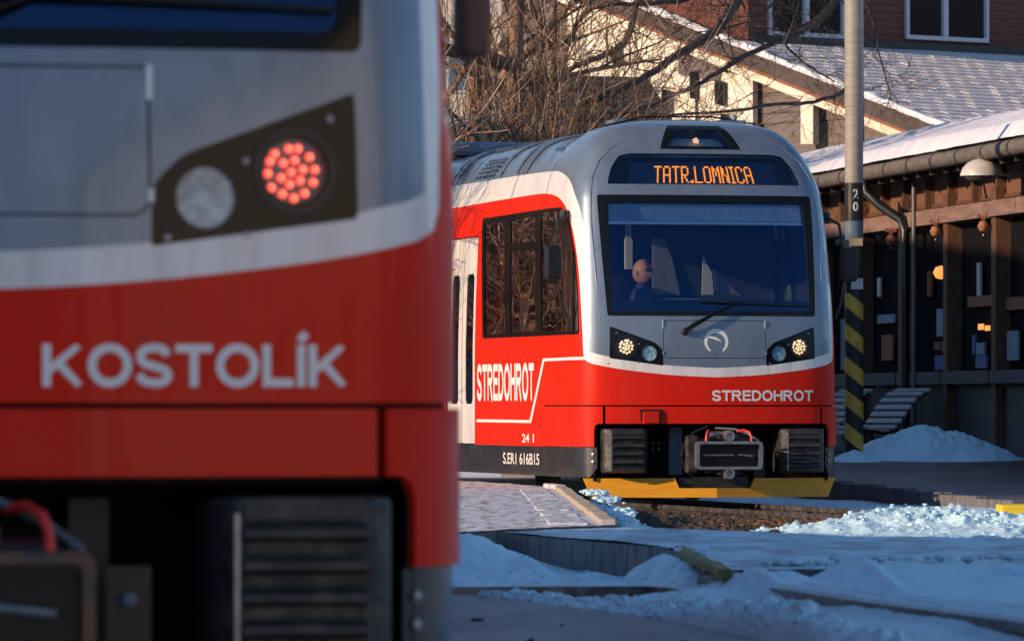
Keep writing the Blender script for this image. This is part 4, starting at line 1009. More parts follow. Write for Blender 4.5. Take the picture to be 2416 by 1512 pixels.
p = W(2388, 1208, 45.0)
b = MB(); b.box((.17, .2, 0), (.42, .5, .115)); yb = b.build('concrete_block', M['brightyellow'], bevel=.01); yb.location = (p.x - .05, p.y, p.z)
tag(yb, 'bright yellow painted block end at the far right edge, in the snow', 'block')

# snow field over tracks
nearbank = pts3([(1100, 1372), (1190, 1380), (1400, 1396), (1600, 1424), (1850, 1466), (2130, 1516)], .06)
asph_edge = pts3([(1000, 1376), (1190, 1388), (1400, 1412), (1600, 1440), (1850, 1485), (2130, 1535)], .05)
RA = [(1000, 1386), (1239, 1385), (1400, 1384.5), (1547, 1385), (1640, 1396), (1772, 1425), (1895, 1462), (2118, 1511)]
railA = [G(u, v, 0.03) for u, v in RA]
RB = [(1660, 1376), (1707, 1382), (1880, 1411), (2088, 1443), (2416, 1487), (2560, 1507)]
railB = [G(u, v, 0.07) for u, v in RB]
wallbank = [(-.9, 31.6), (-.25, 31.3), (.03, 32.2), (.2, 31.0), (.42, 30.7), (.6, 30.2), (.80, 30.6), (.95, 29.6), (1.1, 28.6)]
wallh = [.08, .04, .15, .03, .08, .03, .17, .11, .07]
heap = [(1.9, 47), (2.6, 46.5), (3.3, 45), (4.0, 43.2), (4.6, 42)]
def snow_z(x, y):
    z = -.075 + .06 * fbm(x * .9, y * .5, 3)
    lum = fbm(x * 6.5, y * 5, 4, ridge=True); fine = fbm(x * 17, y * 12, 3)
    z = z + .012 * lum + .01 * fine
    z = z + bankf(x, y, nearbank, .19, [.03, .055, .04, .07, .08, .08]) * (.25 + 1.15 * lum) * (.65 + .7 * fine)
    z = z + bankf(x, y, wallbank, .20, wallh) * (.75 + .4 * lum)
    lum2 = fbm(x * 4.2, y * 2.4, 4, ridge=True)
    z = z + bankf(x, y, heap, .75, [.07, .15, .19, .13, .07]) * (.30 + .95 * lum2) * (.75 + .5 * fine)
    z = z + bankf(x, y, [(.98, 45), (.95, 50), (.85, 53)], .22, [.06, .05, .20]) * (.5 + .8 * lum)
    z = z + bankf(x, y, [(.85, 37.6), (1.6, 37.8), (2.4, 37.3), (3.6, 36), (5, 34)], .5, [.10, .08, .12, .14, .14]) * (.5 + .7 * lum)
    z = z + bankf(x, y, [(.97, 27.9), (1.10, 27.0), (2.6, 27.7), (6.5, 27.7)], .42, [.08, .13, .13, .13]) * (.92 + .18 * lum)
    z = z + bankf(x, y, [(-4, 32.9), (-.6, 33.0), (-.28, 33.2), (-.13, 34.3)], .3, [.22, .22, .22, .12]) * (.85 + .3 * lum)
    z = z - bankf(x, y, [tuple(p_[:2]) for p_ in railA], .15, [.06] * 8) + bankf(x, y, [tuple(p_[:2]) for p_ in railB], .05, [.05] * 6) - bankf(x, y, [(p_[0] + .17, p_[1] + .9) for p_ in railB], .10, [.05] * 6) + bankf(x, y, [(p_[0] + .3, p_[1] + 1.6) for p_ in railB], .06, [.045] * 6)
    z = z + .075 * np.clip((x - .55) / .6, 0, 1) * np.clip((y - 21.5) / 1.5, 0, 1) * (y < 28.4)
    # bare ballast in front of the train
    bare = np.exp(-((x - 2.0) / 1.05)**2 - ((y - 51.0) / 4.2)**2); z = z - .30 * np.clip(bare * 1.5, 0, 1)
    # cleared near platform
    ae = np.interp(x, [p_[0] for p_ in asph_edge], [p_[1] for p_ in asph_edge]); z = np.where(y < ae, z - np.clip((ae - y) * .5, 0, .14), z)
    return z
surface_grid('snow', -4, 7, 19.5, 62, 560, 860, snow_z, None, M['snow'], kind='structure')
# individual clods: real lumps
def clods(name, spots, n, m, smin, smax, kind='stuff', seed=1):
    rnd = random.Random(seed); b = MB()
    ico = [(0, 0, 1), (.89, 0, .45), (.28, .85, .45), (-.72, .53, .45), (-.72, -.53, .45), (.28, -.85, .45), (.72, .53, -.45), (-.28, .85, -.45), (-.89, 0, -.45), (-.28, -.85, -.45), (.72, -.53, -.45), (0, 0, -1)]
    fi = [(0, 1, 2), (0, 2, 3), (0, 3, 4), (0, 4, 5), (0, 5, 1), (1, 6, 2), (2, 7, 3), (3, 8, 4), (4, 9, 5), (5, 10, 1), (2, 6, 7), (3, 7, 8), (4, 8, 9), (5, 9, 10), (1, 10, 6), (6, 11, 7), (7, 11, 8), (8, 11, 9), (9, 11, 10), (10, 11, 6)]
    for k in range(n):
        x, y, sx, sy, zf_ = rnd.choice(spots); px, py = rnd.gauss(x, sx), rnd.gauss(y, sy); s_ = smin + (smax - smin) * rnd.random()**3.5
        z = (zf_ if zf_ is not None else float(snow_z(np.array([px]), np.array([py]))[0])) + s_ * .05
        b.add([(px + vx * s_ * rnd.uniform(.6, 1.7), py + vy * s_ * rnd.uniform(.6, 1.5), z + vz * s_ * rnd.uniform(.35, .85)) for vx, vy, vz in ico], fi)
    o = b.build(name, m); o.data.polygons.foreach_set('use_smooth', [True] * len(o.data.polygons)); o['kind'] = kind; return o
clods('snow_clods', [(a[0], a[1], .28, .7, None) for a in heap] * 2 + [(3.4, 44.5, .5, .8, None), (4.2, 43, .4, .8, None)], 2000, M['snow'], .006, .030, seed=2)
clods('snow_clods', [(a[0], a[1], .12, .35, None) for a in nearbank], 700, M['snow'], .005, .02, seed=3)
nb = [((nearbank[i][0] * (1 - t) + nearbank[i + 1][0] * t), (nearbank[i][1] * (1 - t) + nearbank[i + 1][1] * t), .07, .28, None) for i in range(1, 5) for t in (0, .2, .4, .6, .8)]
clods('snow_clods', nb, 1400, M['snow'], .005, .022, seed=4)
clods('snow_clods', [(a[0], a[1], .1, .4, None) for a in wallbank], 420, M['snow'], .005, .018, seed=5)
clods('snow_clods', [(.74, 49.8, .05, .5, .19), (.80, 48.5, .05, .8, .15), (.84, 46, .05, 1.4, .1), (.86, 43, .05, 1.4, .06)], 420, M['snow'], .012, .045, seed=6)
clods('snow_clods', [(1.0, 31.0, .03, .5, .17), (1.68, 28.6, .05, .12, .18), (1.86, 28.7, .05, .1, .18), (1.45, 28.3, .08, .12, .17), (2.25, 28.7, .12, .15, .18), (2.45, 28.5, .1, .1, .19)], 90, M['snow'], .015, .05, seed=7)
clods('ballast_stones', [(2.0, 50.5, .9, 2.6, -.065), (1.3, 49, .4, 1.5, -.065), (3.0, 49, .5, 1.5, -.065)], 2600, M['gravel'], .02, .05, seed=8)
clods('fallen_leaves', [(2.3, 49.5, .45, 1.4, -.05), (2.9, 48.2, .35, .8, -.045)], 900, M['leaf'], .01, .035, seed=9)
b = MB(); b.add([(-3, 40, -.065), (8, 40, -.065), (8, 66, -.065), (-3, 66, -.065)], [(0, 1, 2, 3)]); tag(b.build('track_bed', M['gravel']), kind='structure')
# near asphalt platform
def asp(x, y): return .0 + .004 * (fbm(x * 2, y, 3) - .5) + 0 * x
surface_grid('asphalt', -5, 5, 12, 29, 80, 140, asp, lambda x, y: y < np.interp(x, [p_[0] for p_ in asph_edge], [p_[1] for p_ in asph_edge]) + .15, M['asphalt'], kind='structure')
clods('asphalt_grit', [(-.2, 25.0, .2, .6, .003), (.3, 24, .3, .8, .003)], 8, M['darkwood'], .01, .03, seed=11)
# rails
def rail(pts, name, label):
    b = MB(); pts = [Vector(p) for p in pts]; dense = []
    for i in range(len(pts) - 1):
        p0, p1, p2, p3 = pts[max(i - 1, 0)], pts[i], pts[i + 1], pts[min(i + 2, len(pts) - 1)]
        for k in range(6):
            q = k / 6; dense.append(.5 * (2 * p1 + (p2 - p0) * q + (2 * p0 - 5 * p1 + 4 * p2 - p3) * q * q + (3 * p1 - p0 - 3 * p2 + p3) * q**3))
    dense.append(pts[-1])
    for a, c in zip(dense[:-1], dense[1:]):
        b.bar(a + Vector((0, 0, -.015)), c + Vector((0, 0, -.015)), .065, .04); b.bar(a + Vector((0, 0, -.075)), c + Vector((0, 0, -.075)), .018, .09); b.bar(a + Vector((0, 0, -.125)), c + Vector((0, 0, -.125)), .12, .02)
    o = b.build(name, M['rail']); tag(o, label, 'rail', 'rails in the snow'); return o
rail(railA, 'rail', 'nearest snow covered rail, just behind the snow ridge along the asphalt')
rail([p_ + Vector((0, 0, .03)) for p_ in railB], 'rail', 'second snow covered rail, between the crossing and the nearest rail')
ra = []
for k, off in enumerate((-.5, .5)):
    pts = []
    for y in (16, 8, 3, 0, -4, -8, -11): 
        lx = off; bend = 0.010 * min(0, y)**2
        X = FAR_POS.x + lx * _c - y * _s + bend * .2; Y_ = FAR_POS.y + lx * _s + y * _c; pts.append(Vector((X, Y_, -.01)))
    rail(pts, 'rail', ('left' if k == 0 else 'right') + ' rail running under the train with the yellow plough')
# snow ridge on rail B (snow lying over it)
b = MB()
for (off, m_, rr_) in ((.0, 0, .045),):
    pts = [p_ + Vector((0.02, .1, .015)) for p_ in railB]; b.tube(pts, [.02, .04, .045, .04, .045, .04], 10)
o = b.build('rail_snow', M['snow'], smooth=True); o['kind'] = 'stuff'
b = MB(); pts = [p_ + Vector((0.10, .55, .02)) for p_ in railB]; b.tube(pts, [.02, .035, .04, .035, .03, .03], 10); o = b.build('rail_snow', M['snow'], smooth=True); o['kind'] = 'stuff'

# shaded snow pile against the shelter
def pile(name, cx, cy, rx, ry, h, label, seed, zb):
    rnd = np.random.RandomState(seed); nx, ny = 110, 60
    gx, gy = np.meshgrid(np.linspace(-1, 1, nx), np.linspace(-1, 1, ny)); r2 = np.clip(1 - np.abs(gx)**2.0 - gy**2, 0, 1)
    l = fbm(gx * rx * 5 + seed, gy * ry * 4, 4, ridge=True); l2 = fbm(gx * rx * 13 + seed, gy * ry * 9, 3)
    prof = np.interp(gx, [-1, -.55, -.1, .25, .7, 1], [.35, .75, 1.0, .85, .55, .1])
    z = h * prof * r2**.6 * (.7 + .4 * l) + .05 * l2 * (r2 > 0) - .03
    V = np.stack([gx * rx, gy * ry, z], -1).reshape(-1, 3); idx = np.arange(nx * ny).reshape(ny, nx); q = np.stack([idx[:-1, :-1], idx[:-1, 1:], idx[1:, 1:], idx[1:, :-1]], -1).reshape(-1, 4)
    me = bpy.data.meshes.new(name); me.from_pydata(V.tolist(), [], q.tolist()); me.materials.append(M['snow']); me.polygons.foreach_set('use_smooth', [True] * len(q))
    o = bpy.data.objects.new(name, me); COL.objects.link(o); o.location = (cx, cy, zb); tag(o, label, 'snow pile'); return o
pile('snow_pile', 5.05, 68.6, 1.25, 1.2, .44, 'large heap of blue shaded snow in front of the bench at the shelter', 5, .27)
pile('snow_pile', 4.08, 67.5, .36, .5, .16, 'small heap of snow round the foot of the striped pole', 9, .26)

# =================================================================== POLE
PX = W(2015, 957, 67.9); pz = .28
pol = empty('mast', (PX.x, PX.y, pz), 0, 'round grey mast with number 20 and yellow and black hazard stripes at its foot', 'pole')
r_of = lambda v: .111 - .0000 * v
vz = lambda v: CAMZ + (HY - v) * 67.9 / FPX - pz
def cyl(name, v0, v1, r0, m_, r1=None, parent=pol):
    b = MB(); z0, z1 = vz(v0), vz(v1); b.lathe((0, 0, 0), [(r0, z0), (r1 or r0, z1)], (0, 0, 1), 40); return b.build(name, m_, parent, smooth=True)
cyl('striped_foot', 1100, 692, .112, M['stripes'])
cyl('black_band', 692, 566, .110, M['black'])
cyl('blue_band', 566, 522, .1105, M['bluegrey'])
cyl('number_band', 522, 432, .1115, M['black'])
cyl('lower_tube', 432, 250, .110, M['pole'], .108)
cyl('collar', 252, 244, .115, M['pole']); cyl('collar', 208, 202, .116, M['pole'])
cyl('middle_tube', 250, 98, .113, M['pole'], .112); cyl('collar', 100, 95, .117, M['pole'])
cyl('upper_tube', 98, -700, .113, M['pole'], .105)
for ch, v0, v1 in (('2', 470, 447), ('0', 499, 477)):
    V, Fq = text_tris(ch, 1.0, .02); V = V - V.min(0); V = V / V.max(0); hgt = vz(v1) - vz(v0); b = MB()
    xs = (V[:, 0] - .5) * .062 + .012; ys = -np.sqrt(.113**2 - xs**2); zs = vz(v0) + V[:, 1] * hgt
    b.add(np.stack([xs, ys, zs], 1).tolist(), Fq); b.build('number', M['letter'], pol)
b = MB(); b.box((.02, -.115, vz(572)), (.15, .012, .09)); b.build('yellow_label', M['kerbyellow'], pol)
b = MB(); b.box((.03, -.118, vz(670)), (.14, .012, .13)); b.build('white_label', M['framewhite'], pol)
b = MB(); b.lathe((.0, -.16, vz(622)), [(0, -.16), (.07, -.13), (.085, 0), (.07, .13), (0, .16)], (0, 0, 1), 14); b.build('junction_box', M['darkwood'], pol, smooth=True)

# =================================================================== WOODEN SHELTER
DA, DC = .1657, .9862
SH_RZ = math.atan2(-DC, DA)
sh = empty('shelter', (4.72, 80, .28), SH_RZ, 'long open timber station shelter with snow covered roof and darkened window bays, right of the train', 'building')
z_ = lambda zabs: zabs - .28
posts = [1.12 + 2.52 * k for k in range(-7, 6)]
pm = MB(); pm.box((0, .0, 1.7), (.22, .24, 3.44)); pmo = pm.build('post', M['wood'], sh, bevel=.01)
pmo.location = (posts[0], 0, 0)
for x in posts[1:]: dupe(pmo, sh, (x, 0, 0))
for a, c in zip(posts[:-1], posts[1:]):
    b = MB(); b.box(((a + c) / 2, -.05, z_(3.42)), (c - a - .01, .24, .20)); b.build('beam', M['beam'], sh, bevel=.008)
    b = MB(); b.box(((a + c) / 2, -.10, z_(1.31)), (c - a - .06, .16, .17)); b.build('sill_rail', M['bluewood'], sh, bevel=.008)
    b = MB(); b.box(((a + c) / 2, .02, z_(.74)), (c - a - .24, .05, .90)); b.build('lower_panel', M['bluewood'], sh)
    b = MB(); b.box(((a + c) / 2, .09, z_(2.32)), (c - a - .22, .012, 1.84)); b.build('pane', M['open'], sh)  # opaque sheet, its near-black colour paints in the unlit interior
    for k in (1, 2): 
        x = a + (c - a) * k / 2.0
        b = MB(); b.box((x if k == 1 else c, -.02, z_(3.76)), (.09, .12, .46)); b.build('stud', M['wood'], sh)
    for k in (0, 1):
        x0 = a + (c - a) * (k + .5) / 2; b = MB(); b.box((x0, .04, z_(3.76)), ((c - a) / 2 - .12, .03, .42)); b.build('infill_panel', M['ply'], sh)
        b = MB(); b.box((x0, .015, z_(3.58)), ((c - a) / 2 - .12, .03, .05)); b.box((x0 - (c - a) / 4 + .09, .015, z_(3.77)), (.04, .03, .40)); b.build('panel_frame', M['wood'], sh)
for x in np.arange(-16.8, 14, .72):
    b = MB(); b.bar((x, -.52, z_(3.97)), (x, .1, z_(4.13)), .10, .14); b.build('rafter', M['darkwood'], sh)
    b = MB(); b.box((x + .36, -.22, z_(4.0)), (.58, .03, .10)); b.build('soffit_board', M['orangewood'], sh)
b = MB(); b.tube([(-17.5, -.60, z_(4.06)), (14.5, -.60, z_(4.06))], .098, 12); b.build('gutter', M['gutter'], sh, smooth=True)
for x in np.arange(-17, 14.4, 1.3):
    b = MB(); b.lathe((x, -.60, z_(4.05)), [(.112, -.02), (.112, .02)], (1, 0, 0), 12); b.build('gutter_clip', M['pipe'], sh)
b = MB(); b.box((-1.5, -.46, z_(4.155)), (32, .16, .05)); b.build('roof_edge', M['darkwood'], sh)
# roof: boarded deck and a wavy blanket of snow
b = MB(); b.prism([(-17.5, -.62, z_(4.17)), (-17.5, 3.6, z_(5.28)), (-17.5, 3.6, z_(5.22)), (-17.5, -.62, z_(4.11))], (32, 0, 0)); b.build('roof_deck', M['darkwood'], sh)
nx, ny = 640, 34; gx, gy = np.meshgrid(np.linspace(-17.6, 14.6, nx), np.linspace(-.64, 3.6, ny))
base = z_(4.185) + (gy + .62) * .263
wave = .030 * (np.sin(gx * 2 * PI / .62 + .6 * np.sin(gy)) * .5 + .5) * np.clip(gy + 1.1, 0, 1) + .07 * fbm(gx * .5, gy * .8, 3) + .035 * fbm(gx * 3, gy * 3, 3)
# snow thicker nearer to the camera: a step where a slab of snow slid
step = 1 / (1 + np.exp(-(gx - 1.2 - gy * 1.3) * 5)); step2 = 1 / (1 + np.exp(-(gx - 6.5 - gy * 1.6) * 5))
zz = base + .0 + wave + .06 * step + .04 * step2; edge_ = np.clip((gy + .64) / .10, 0, 1); zz = base - .0 + (zz - base) * np.sqrt(edge_)
V = np.stack([gx, gy - .09 * fbm(gx * 2.2, gy * 0, 3) * np.exp(-(gy + .64) * 3), zz], -1).reshape(-1, 3); idx = np.arange(nx * ny).reshape(ny, nx); q = np.stack([idx[:-1, :-1], idx[:-1, 1:], idx[1:, 1:], idx[1:, :-1]], -1).reshape(-1, 4)
me = bpy.data.meshes.new('roof_snow'); me.from_pydata(V.tolist(), [], q.tolist()); me.materials.append(M['roofsnow']); me.polygons.foreach_set('use_smooth', [True] * len(q))
o = bpy.data.objects.new('roof_snow', me); COL.objects.link(o); o.parent = sh
b = MB(); b.box((-1.5, 3.4, z_(2.7)), (31, .1, 4.9)); b.box((-1.5, 1.8, z_(.25)), (31, 3.4, .05)); b.build('back_wall', M['darkwood'], sh)
# downpipe
b = MB(); xd = 4.35
b.tube([(xd - .75, -.60, z_(3.98)), (xd - .7, -.58, z_(3.80)), (xd - .45, -.45, z_(3.62)), (xd - .1, -.24, z_(3.42)), (xd, -.22, z_(3.28)), (xd, -.22, z_(2.35))], .062, 12); dpn = b.build('downpipe', M['pipe'], sh, smooth=True)
b = MB(); b.tube([(xd, -.22, z_(2.4)), (xd, -.22, z_(.55))], .058, 12); b.build('lower_pipe', M['pipe'], dpn, smooth=True)
b = MB(); b.tube([(xd + .4, -.19, z_(3.9)), (xd + .4, -.19, z_(.6))], .035, 10); b.build('conduit', M['pipegrey'], dpn, smooth=True)

# things on or at the shelter
def at_sh(u, v, off):
    """point of the vertical plane at distance off in front of the shelter wall that shows at (u, v)"""
    d = Vector(((u - CX) / FPX, 1, (HY - v) / FPX)); n_ = Vector((-DC, -DA, 0)); p0 = Vector((4.72, 80, 0)) + n_ * off
    t = (p0 - Vector((0, 0, CAMZ))).dot(n_) / d.dot(n_); return Vector((0, 0, CAMZ)) + d * t
def sh_local(p): 
    d = p - Vector((4.72, 80, 0)); return Vector((d.x * DA - d.y * DC, d.x * DC + d.y * DA, d.z - .28))
# dome lamp
p = at_sh(2316, 408, .62); lm = empty('dome_lamp', p, SH_RZ, 'white half dome lamp on a dark arm under the shelter gutter', 'lamp')
b = MB(); b.lathe((0, 0, -.04), [(.265, 0), (.262, .03), (.235, .10), (.18, .16), (.10, .20), (0, .215)], (0, 0, 1), 28); b.build('shade', M['lampwhite'], lm, smooth=True)
b = MB(); b.lathe((0, 0, -.05), [(0, -.06), (.12, -.055), (.18, -.03), (.22, .0), (.0, .0)], (0, 0, 1), 24); b.build('diffuser', M['gutter'], lm, smooth=True)
b = MB(); b.tube([(.2, .05, -.04), (.3, .3, -.04), (.3, .58, -.04)], .02, 8); b.tube([(.05, 0, -.08), (.05, .05, -.32)], .014, 6); b.build('arm', M['pipe'], lm)
# straw balls hanging from the beam
first = None
for i, (u, v, lab) in enumerate(((2102, 566, 'straw ball ornament hanging beside the black downpipe'), (2207, 546, 'straw ball ornament hanging from the beam, above the glowing round lamp'), (2320, 534, 'straw ball ornament hanging from the beam below the dome lamp'), )):
    p = at_sh(u, v, .22)
    if first is None:
        e = empty('straw_ball', p, 0); first = e
        b = MB(); b.lathe((0, 0, 0), [(0, -.075), (.045, -.06), (.075, 0), (.045, .06), (0, .075)], (0, 0, 1), 14); b.build('ball', M['straw'], e, smooth=True)
        b = MB(); b.box((0, 0, .10), (.05, .05, .04)); b.box((-.05, 0, .13), (.05, .03, .05)); b.box((.05, 0, .13), (.05, .03, .05)); b.build('bow', M['redwood'], e)
        b = MB(); b.tube([(0, 0, .08), (0, 0, .28)], .006, 5); b.build('string', M['straw'], e)
        b = MB(); b.lathe((0, 0, -.11), [(0, -.015), (.014, 0), (0, .015)], (0, 0, 1), 8); b.build('bead', M['letter'], e)
    else:
        e = first.copy(); COL.objects.link(e); e.location = p
        for ch in [c for c in first.children]: dupe(ch, e)
    tag(e, lab, 'ornament', 'straw balls hanging from the shelter beam')
p = at_sh(2220, 643, .02); gl = empty('round_lamp', p, 0, 'glowing orange round lamp seen in the shelter window', 'lamp')
b = MB(); b.lathe((0, 0, 0), [(0, -.09), (.07, -.07), (.105, 0), (.07, .07), (0, .09)], (0, 0, 1), 20); b.build('globe', M['glow'], gl, smooth=True)
b = MB(); b.tube([(0, 0, .08), (0, 0, .75)], .007, 5); b.build('cord', M['pipe'], gl)
def board(name, u0, v0, u1, v1, m_, label, cat, off=-.02, group=None, th=.03):
    A = sh_local(at_sh(u0, v0, off)); B = sh_local(at_sh(u1, v1, off)); o = MB(); z0 = (sh_local(at_sh((u0 + u1) / 2, v0, off)).z); z1 = sh_local(at_sh((u0 + u1) / 2, v1, off)).z
    o.box((0, 0, 0), (abs(A.x - B.x), th, abs(z0 - z1))); ob = o.build(name, m_); cc = (at_sh((u0 + u1) / 2, (v0 + v1) / 2, off)); ob.location = cc; ob.rotation_euler = (0, 0, SH_RZ)
    tag(ob, label, cat, group); return ob
N_ = 'notices and goods in the shelter windows'
board('notice', 2212, 728, 2244, 793, M['paper'], 'tall pale notice sheet left of the second bare post in the shelter window', 'notice', group=N_)
board('notice', 2226, 805, 2246, 828, M['paper'], 'small square notice below the tall pale sheet', 'notice', group=N_)
board('notice', 2208, 838, 2244, 872, M['bluebox'], 'blue grey box standing on the shelter sill under the notices', 'box', group=N_)
board('notice', 2072, 742, 2112, 762, M['paper'], 'narrow pale notice left of the downpipe', 'notice', group=N_)
board('notice', 2306, 808, 2324, 836, M['paper'], 'blue and white bottle label in the right shelter window', 'notice', group=N_)
board('bottle_crate', 2304, 838, 2330, 868, M['bluebox'], 'bright blue crate on the sill of the right shelter window', 'crate', group=N_)
board('notice', 2345, 762, 2360, 802, M['paper'], 'slim pale notice beside the rightmost visible post', 'notice', group=N_)
board('shelf', 2285, 697, 2362, 722, M['orangewood'], 'orange brown shelf board in the shelter window', 'shelf')
board('shelf', 2374, 700, 2440, 730, M['orangewood'], 'orange brown shelf board at the right edge of the picture', 'shelf')
for u_, v_, w_, h_, m_, lb in ((2310, 764, 9, 14, 'glow', 'left one of two small warm lights in the right shelter window'), (2326, 768, 8, 12, 'glow', 'right one of two small warm lights in the right shelter window')):
    board('window_light', u_, v_, u_ + w_, v_ + h_, M[m_], lb, 'light', group='small warm lights in the shelter window')
board('poster', 2082, 790, 2108, 850, M['redwood'], 'dark reddish poster low in the bay left of the downpipe', 'poster', group=N_)
board('notice', 2190, 640, 2198, 700, M['orangewood'], 'narrow orange board beside the glowing round lamp', 'board', group=N_)
board('notice', 2206, 806, 2222, 826, M['ply'], 'small brown box between the notices', 'box', group=N_)
board('bottle', 2296, 790, 2303, 836, M['bluebox'], 'slim dark blue bottle beside the pale label', 'bottle', group=N_)
board('notice', 2378, 780, 2404, 850, M['paper'], 'large pale sheet in the last bay at the right edge', 'notice', group=N_)
board('notice', 1986, 752, 2001, 872, M['bluebox'], 'blue panel between the train and the striped mast', 'notice')
board('wooden_stick', 2307, 620, 2314, 697, M['pale'], 'thin pale upright batten above the shelf', 'batten')
board('wooden_stick', 2072, 655, 2078, 700, M['pale'], 'thin pale upright batten left of the downpipe', 'batten')

# benches: reclined slatted loungers
def bench(x0, label, first=None):
    e = empty('slatted_bench', (0, 0, 0), SH_RZ); base = Vector((4.72, 80, .30)) + Vector((DA, -DC, 0)) * x0
    e.location = base; tag(e, label, 'bench', 'reclined slatted benches at the shelter')
    if first:
        for ch in first.children: dupe(ch, e)
        return e
    prof = [(-1.55, .30), (-1.42, .36), (-1.28, .37), (-1.14, .35), (-1.01, .33), (-.90, .37), (-.82, .45), (-.76, .54), (-.70, .63), (-.63, .72), (-.55, .80), (-.45, .85)]
    for i, (y, z) in enumerate(prof):
        j = prof[min(i + 1, len(prof) - 1)]; k = prof[max(i - 1, 0)]; ang = math.atan2(j[1] - k[1], j[0] - k[0]); b = MB()
        b.box((0, 0, 0), (1.9, .072, .03), Matrix.Rotation(ang, 3, 'X')); s_ = b.build('slat', M['benchslat'], e); s_.location = (0, y, z)
    for x in (-.8, .8):
        b = MB(); b.tube([(x, y + .01, z - .035) for y, z in prof], .025, 6); b.tube([(x, -1.35, .33), (x, -1.35, -.02)], .025, 6); b.tube([(x, -.85, .40), (x, -.70, -.02)], .025, 6); b.build('leg', M['darkwood'], e)
    return e
b1 = bench(5.7, 'grey reclined slatted bench rising out of the snow heap, right of the downpipe foot')
bench(2.4, 'grey reclined slatted bench half hidden behind the striped mast', b1)

# =================================================================== CHALET BEHIND
CH_RZ = math.atan2(.6, .8); A0 = W(1500, 20, 108.0)
ch = empty('chalet', A0, CH_RZ, 'brown and cream mountain house with frosted tile roof behind the shelter', 'building')
r_d = Vector((.8, .6, 0)); yd = Vector((-.6, .8, 0))
def ch_plane_x(u, v, xl):
    d = Vector(((u - CX) / FPX, 1, (HY - v) / FPX)); p0 = A0 + r_d * xl; o0 = Vector((0, 0, CAMZ)); t = (p0 - o0).dot(r_d) / d.dot(r_d); p = o0 + d * t - A0
    return (p.dot(yd), p.z)
def ch_plane_y(u, v, yl):
    d = Vector(((u - CX) / FPX, 1, (HY - v) / FPX)); p0 = A0 + yd * yl; o0 = Vector((0, 0, CAMZ)); t = (p0 - o0).dot(yd) / d.dot(yd); p = o0 + d * t - A0
    return (p.dot(r_d), p.z)
SL = .302
b = MB(); b.prism([(0, 5, 5 * SL - .02), (0, -11, -11 * SL - .02), (0, -11, -11 * SL - .22), (0, 5, 5 * SL - .22)], (22, 0, 0)); b.build('roof_deck', M['fascia'], ch)
# tiles: courses of overlapping pieces; the nearest as parts, the rest joined
tm = MB(); tm.box((0, 0, 0), (.36, .34, .022)); rot = Matrix.Rotation(math.atan(SL) - .06, 3, 'X')
tb = MB(); tb.box((0, 0, 0), (.355, .36, .024), rot); tile_o = None; rest = MB(); count = 0; rnd = random.Random(4)
rows = np.arange(-8.6, -2.5, .27)
for ri, y in enumerate(rows):
    for x in np.arange(.15 + (ri % 2) * .19, 21, .385):
        z = y * SL + .015 + rnd.uniform(-.004, .006)
        if y > -8.0 and x < 9.5 and count < 298 and (ri % 1 == 0) and x < 5.6:
            if tile_o is None: tile_o = tb.build('roof_tile', M['tile'], ch); tile_o.location = (x, y, z)
            else: dupe(tile_o, ch, (x, y, z + rnd.uniform(0, .006)))
            count += 1
        else: rest.box((x, y, z), (.355, .36, .024), rot)
rest.build('roof_tiles', M['tile'], ch, kind='stuff')
# verge: snow lip, brown fascia, reddish batten, cream board
def strip(name, x, y0, y1, dz0, dz1, th, m_):
    b = MB(); b.prism([(x, y0, y0 * SL + dz0), (x, y1, y1 * SL + dz0), (x, y1, y1 * SL + dz1), (x, y0, y0 * SL + dz1)], (th, 0, 0)); return b.build(name, m_, ch)
b = MB(); pts = []
for y in np.arange(5, -10.5, -.2): pts.append((.0 + .03 * random.random(), y, y * SL + .07 + .03 * random.random()))
b.tube(pts, [.055 + .03 * random.random() for _ in pts], 7); b.build('verge_snow', M['roofsnow'], ch, smooth=True)
strip('verge_board', -.06, 5, -10.5, .04, -.24, .06, M['fascia']); strip('verge_batten', -.02, 5, -10.5, -.245, -.31, .08, M['redwood'])
strip('barge_board', .12, 5, -10.5, -.32, -.50, .06, M['cream'])
# gable wall
b = MB(); b.prism([(.55, 5, 5 * SL - .24), (.55, -10, -10 * SL - .24), (.55, -10, -9), (.55, 5, -9)], (.25, 0, 0)); b.build('gable_wall', M['siding'], ch)
y = 0
for k in range(18):
    zt = 1.1 - k * .19; ymax = (zt + .22) / SL  # boards end at the rake
    b = MB(); ya = max(-9.8, ymax + .25)
    b.box((.53, (ya + 4.9) / 2, zt - .09), (.03, 4.9 - ya, .175)); b.build('siding_board', M['siding'], ch)
def quad_on(name, xl, px, m_, th=.06, parent=ch):
    q = [ch_plane_x(u, v, xl) for u, v in px]; b = MB(); b.prism([(xl, a, c) for a, c in q], (th, 0, 0)); return b.build(name, m_, parent)
quad_on('cream_wall', .40, [(1340, -60), (1430, 0), (1520, 60), (1600, 98), (1640, 118), (1640, 330), (1340, 330)], M['cream'], .1)
quad_on('cream_panel', .36, [(1648, 150), (1700, 170), (1746, 178), (1746, 330), (1648, 330)], M['cream'], .1)
quad_on('timber_panel', .34, [(1600, 110), (1700, 150), (1700, 196), (1600, 176)], M['siding'], .05)
quad_on('corner_post', .30, [(1740, 168), (1776, 184), (1776, 330), (1740, 330)], M['cream'], .12)
quad_on('corner_post', .22, [(1889, 226), (1918, 238), (1918, 340), (1889, 340)], M['cream'], .14)
quad_on('cream_panel', .3, [(1500, 168), (1640, 186), (1640, 214), (1500, 200)], M['cream'], .06)
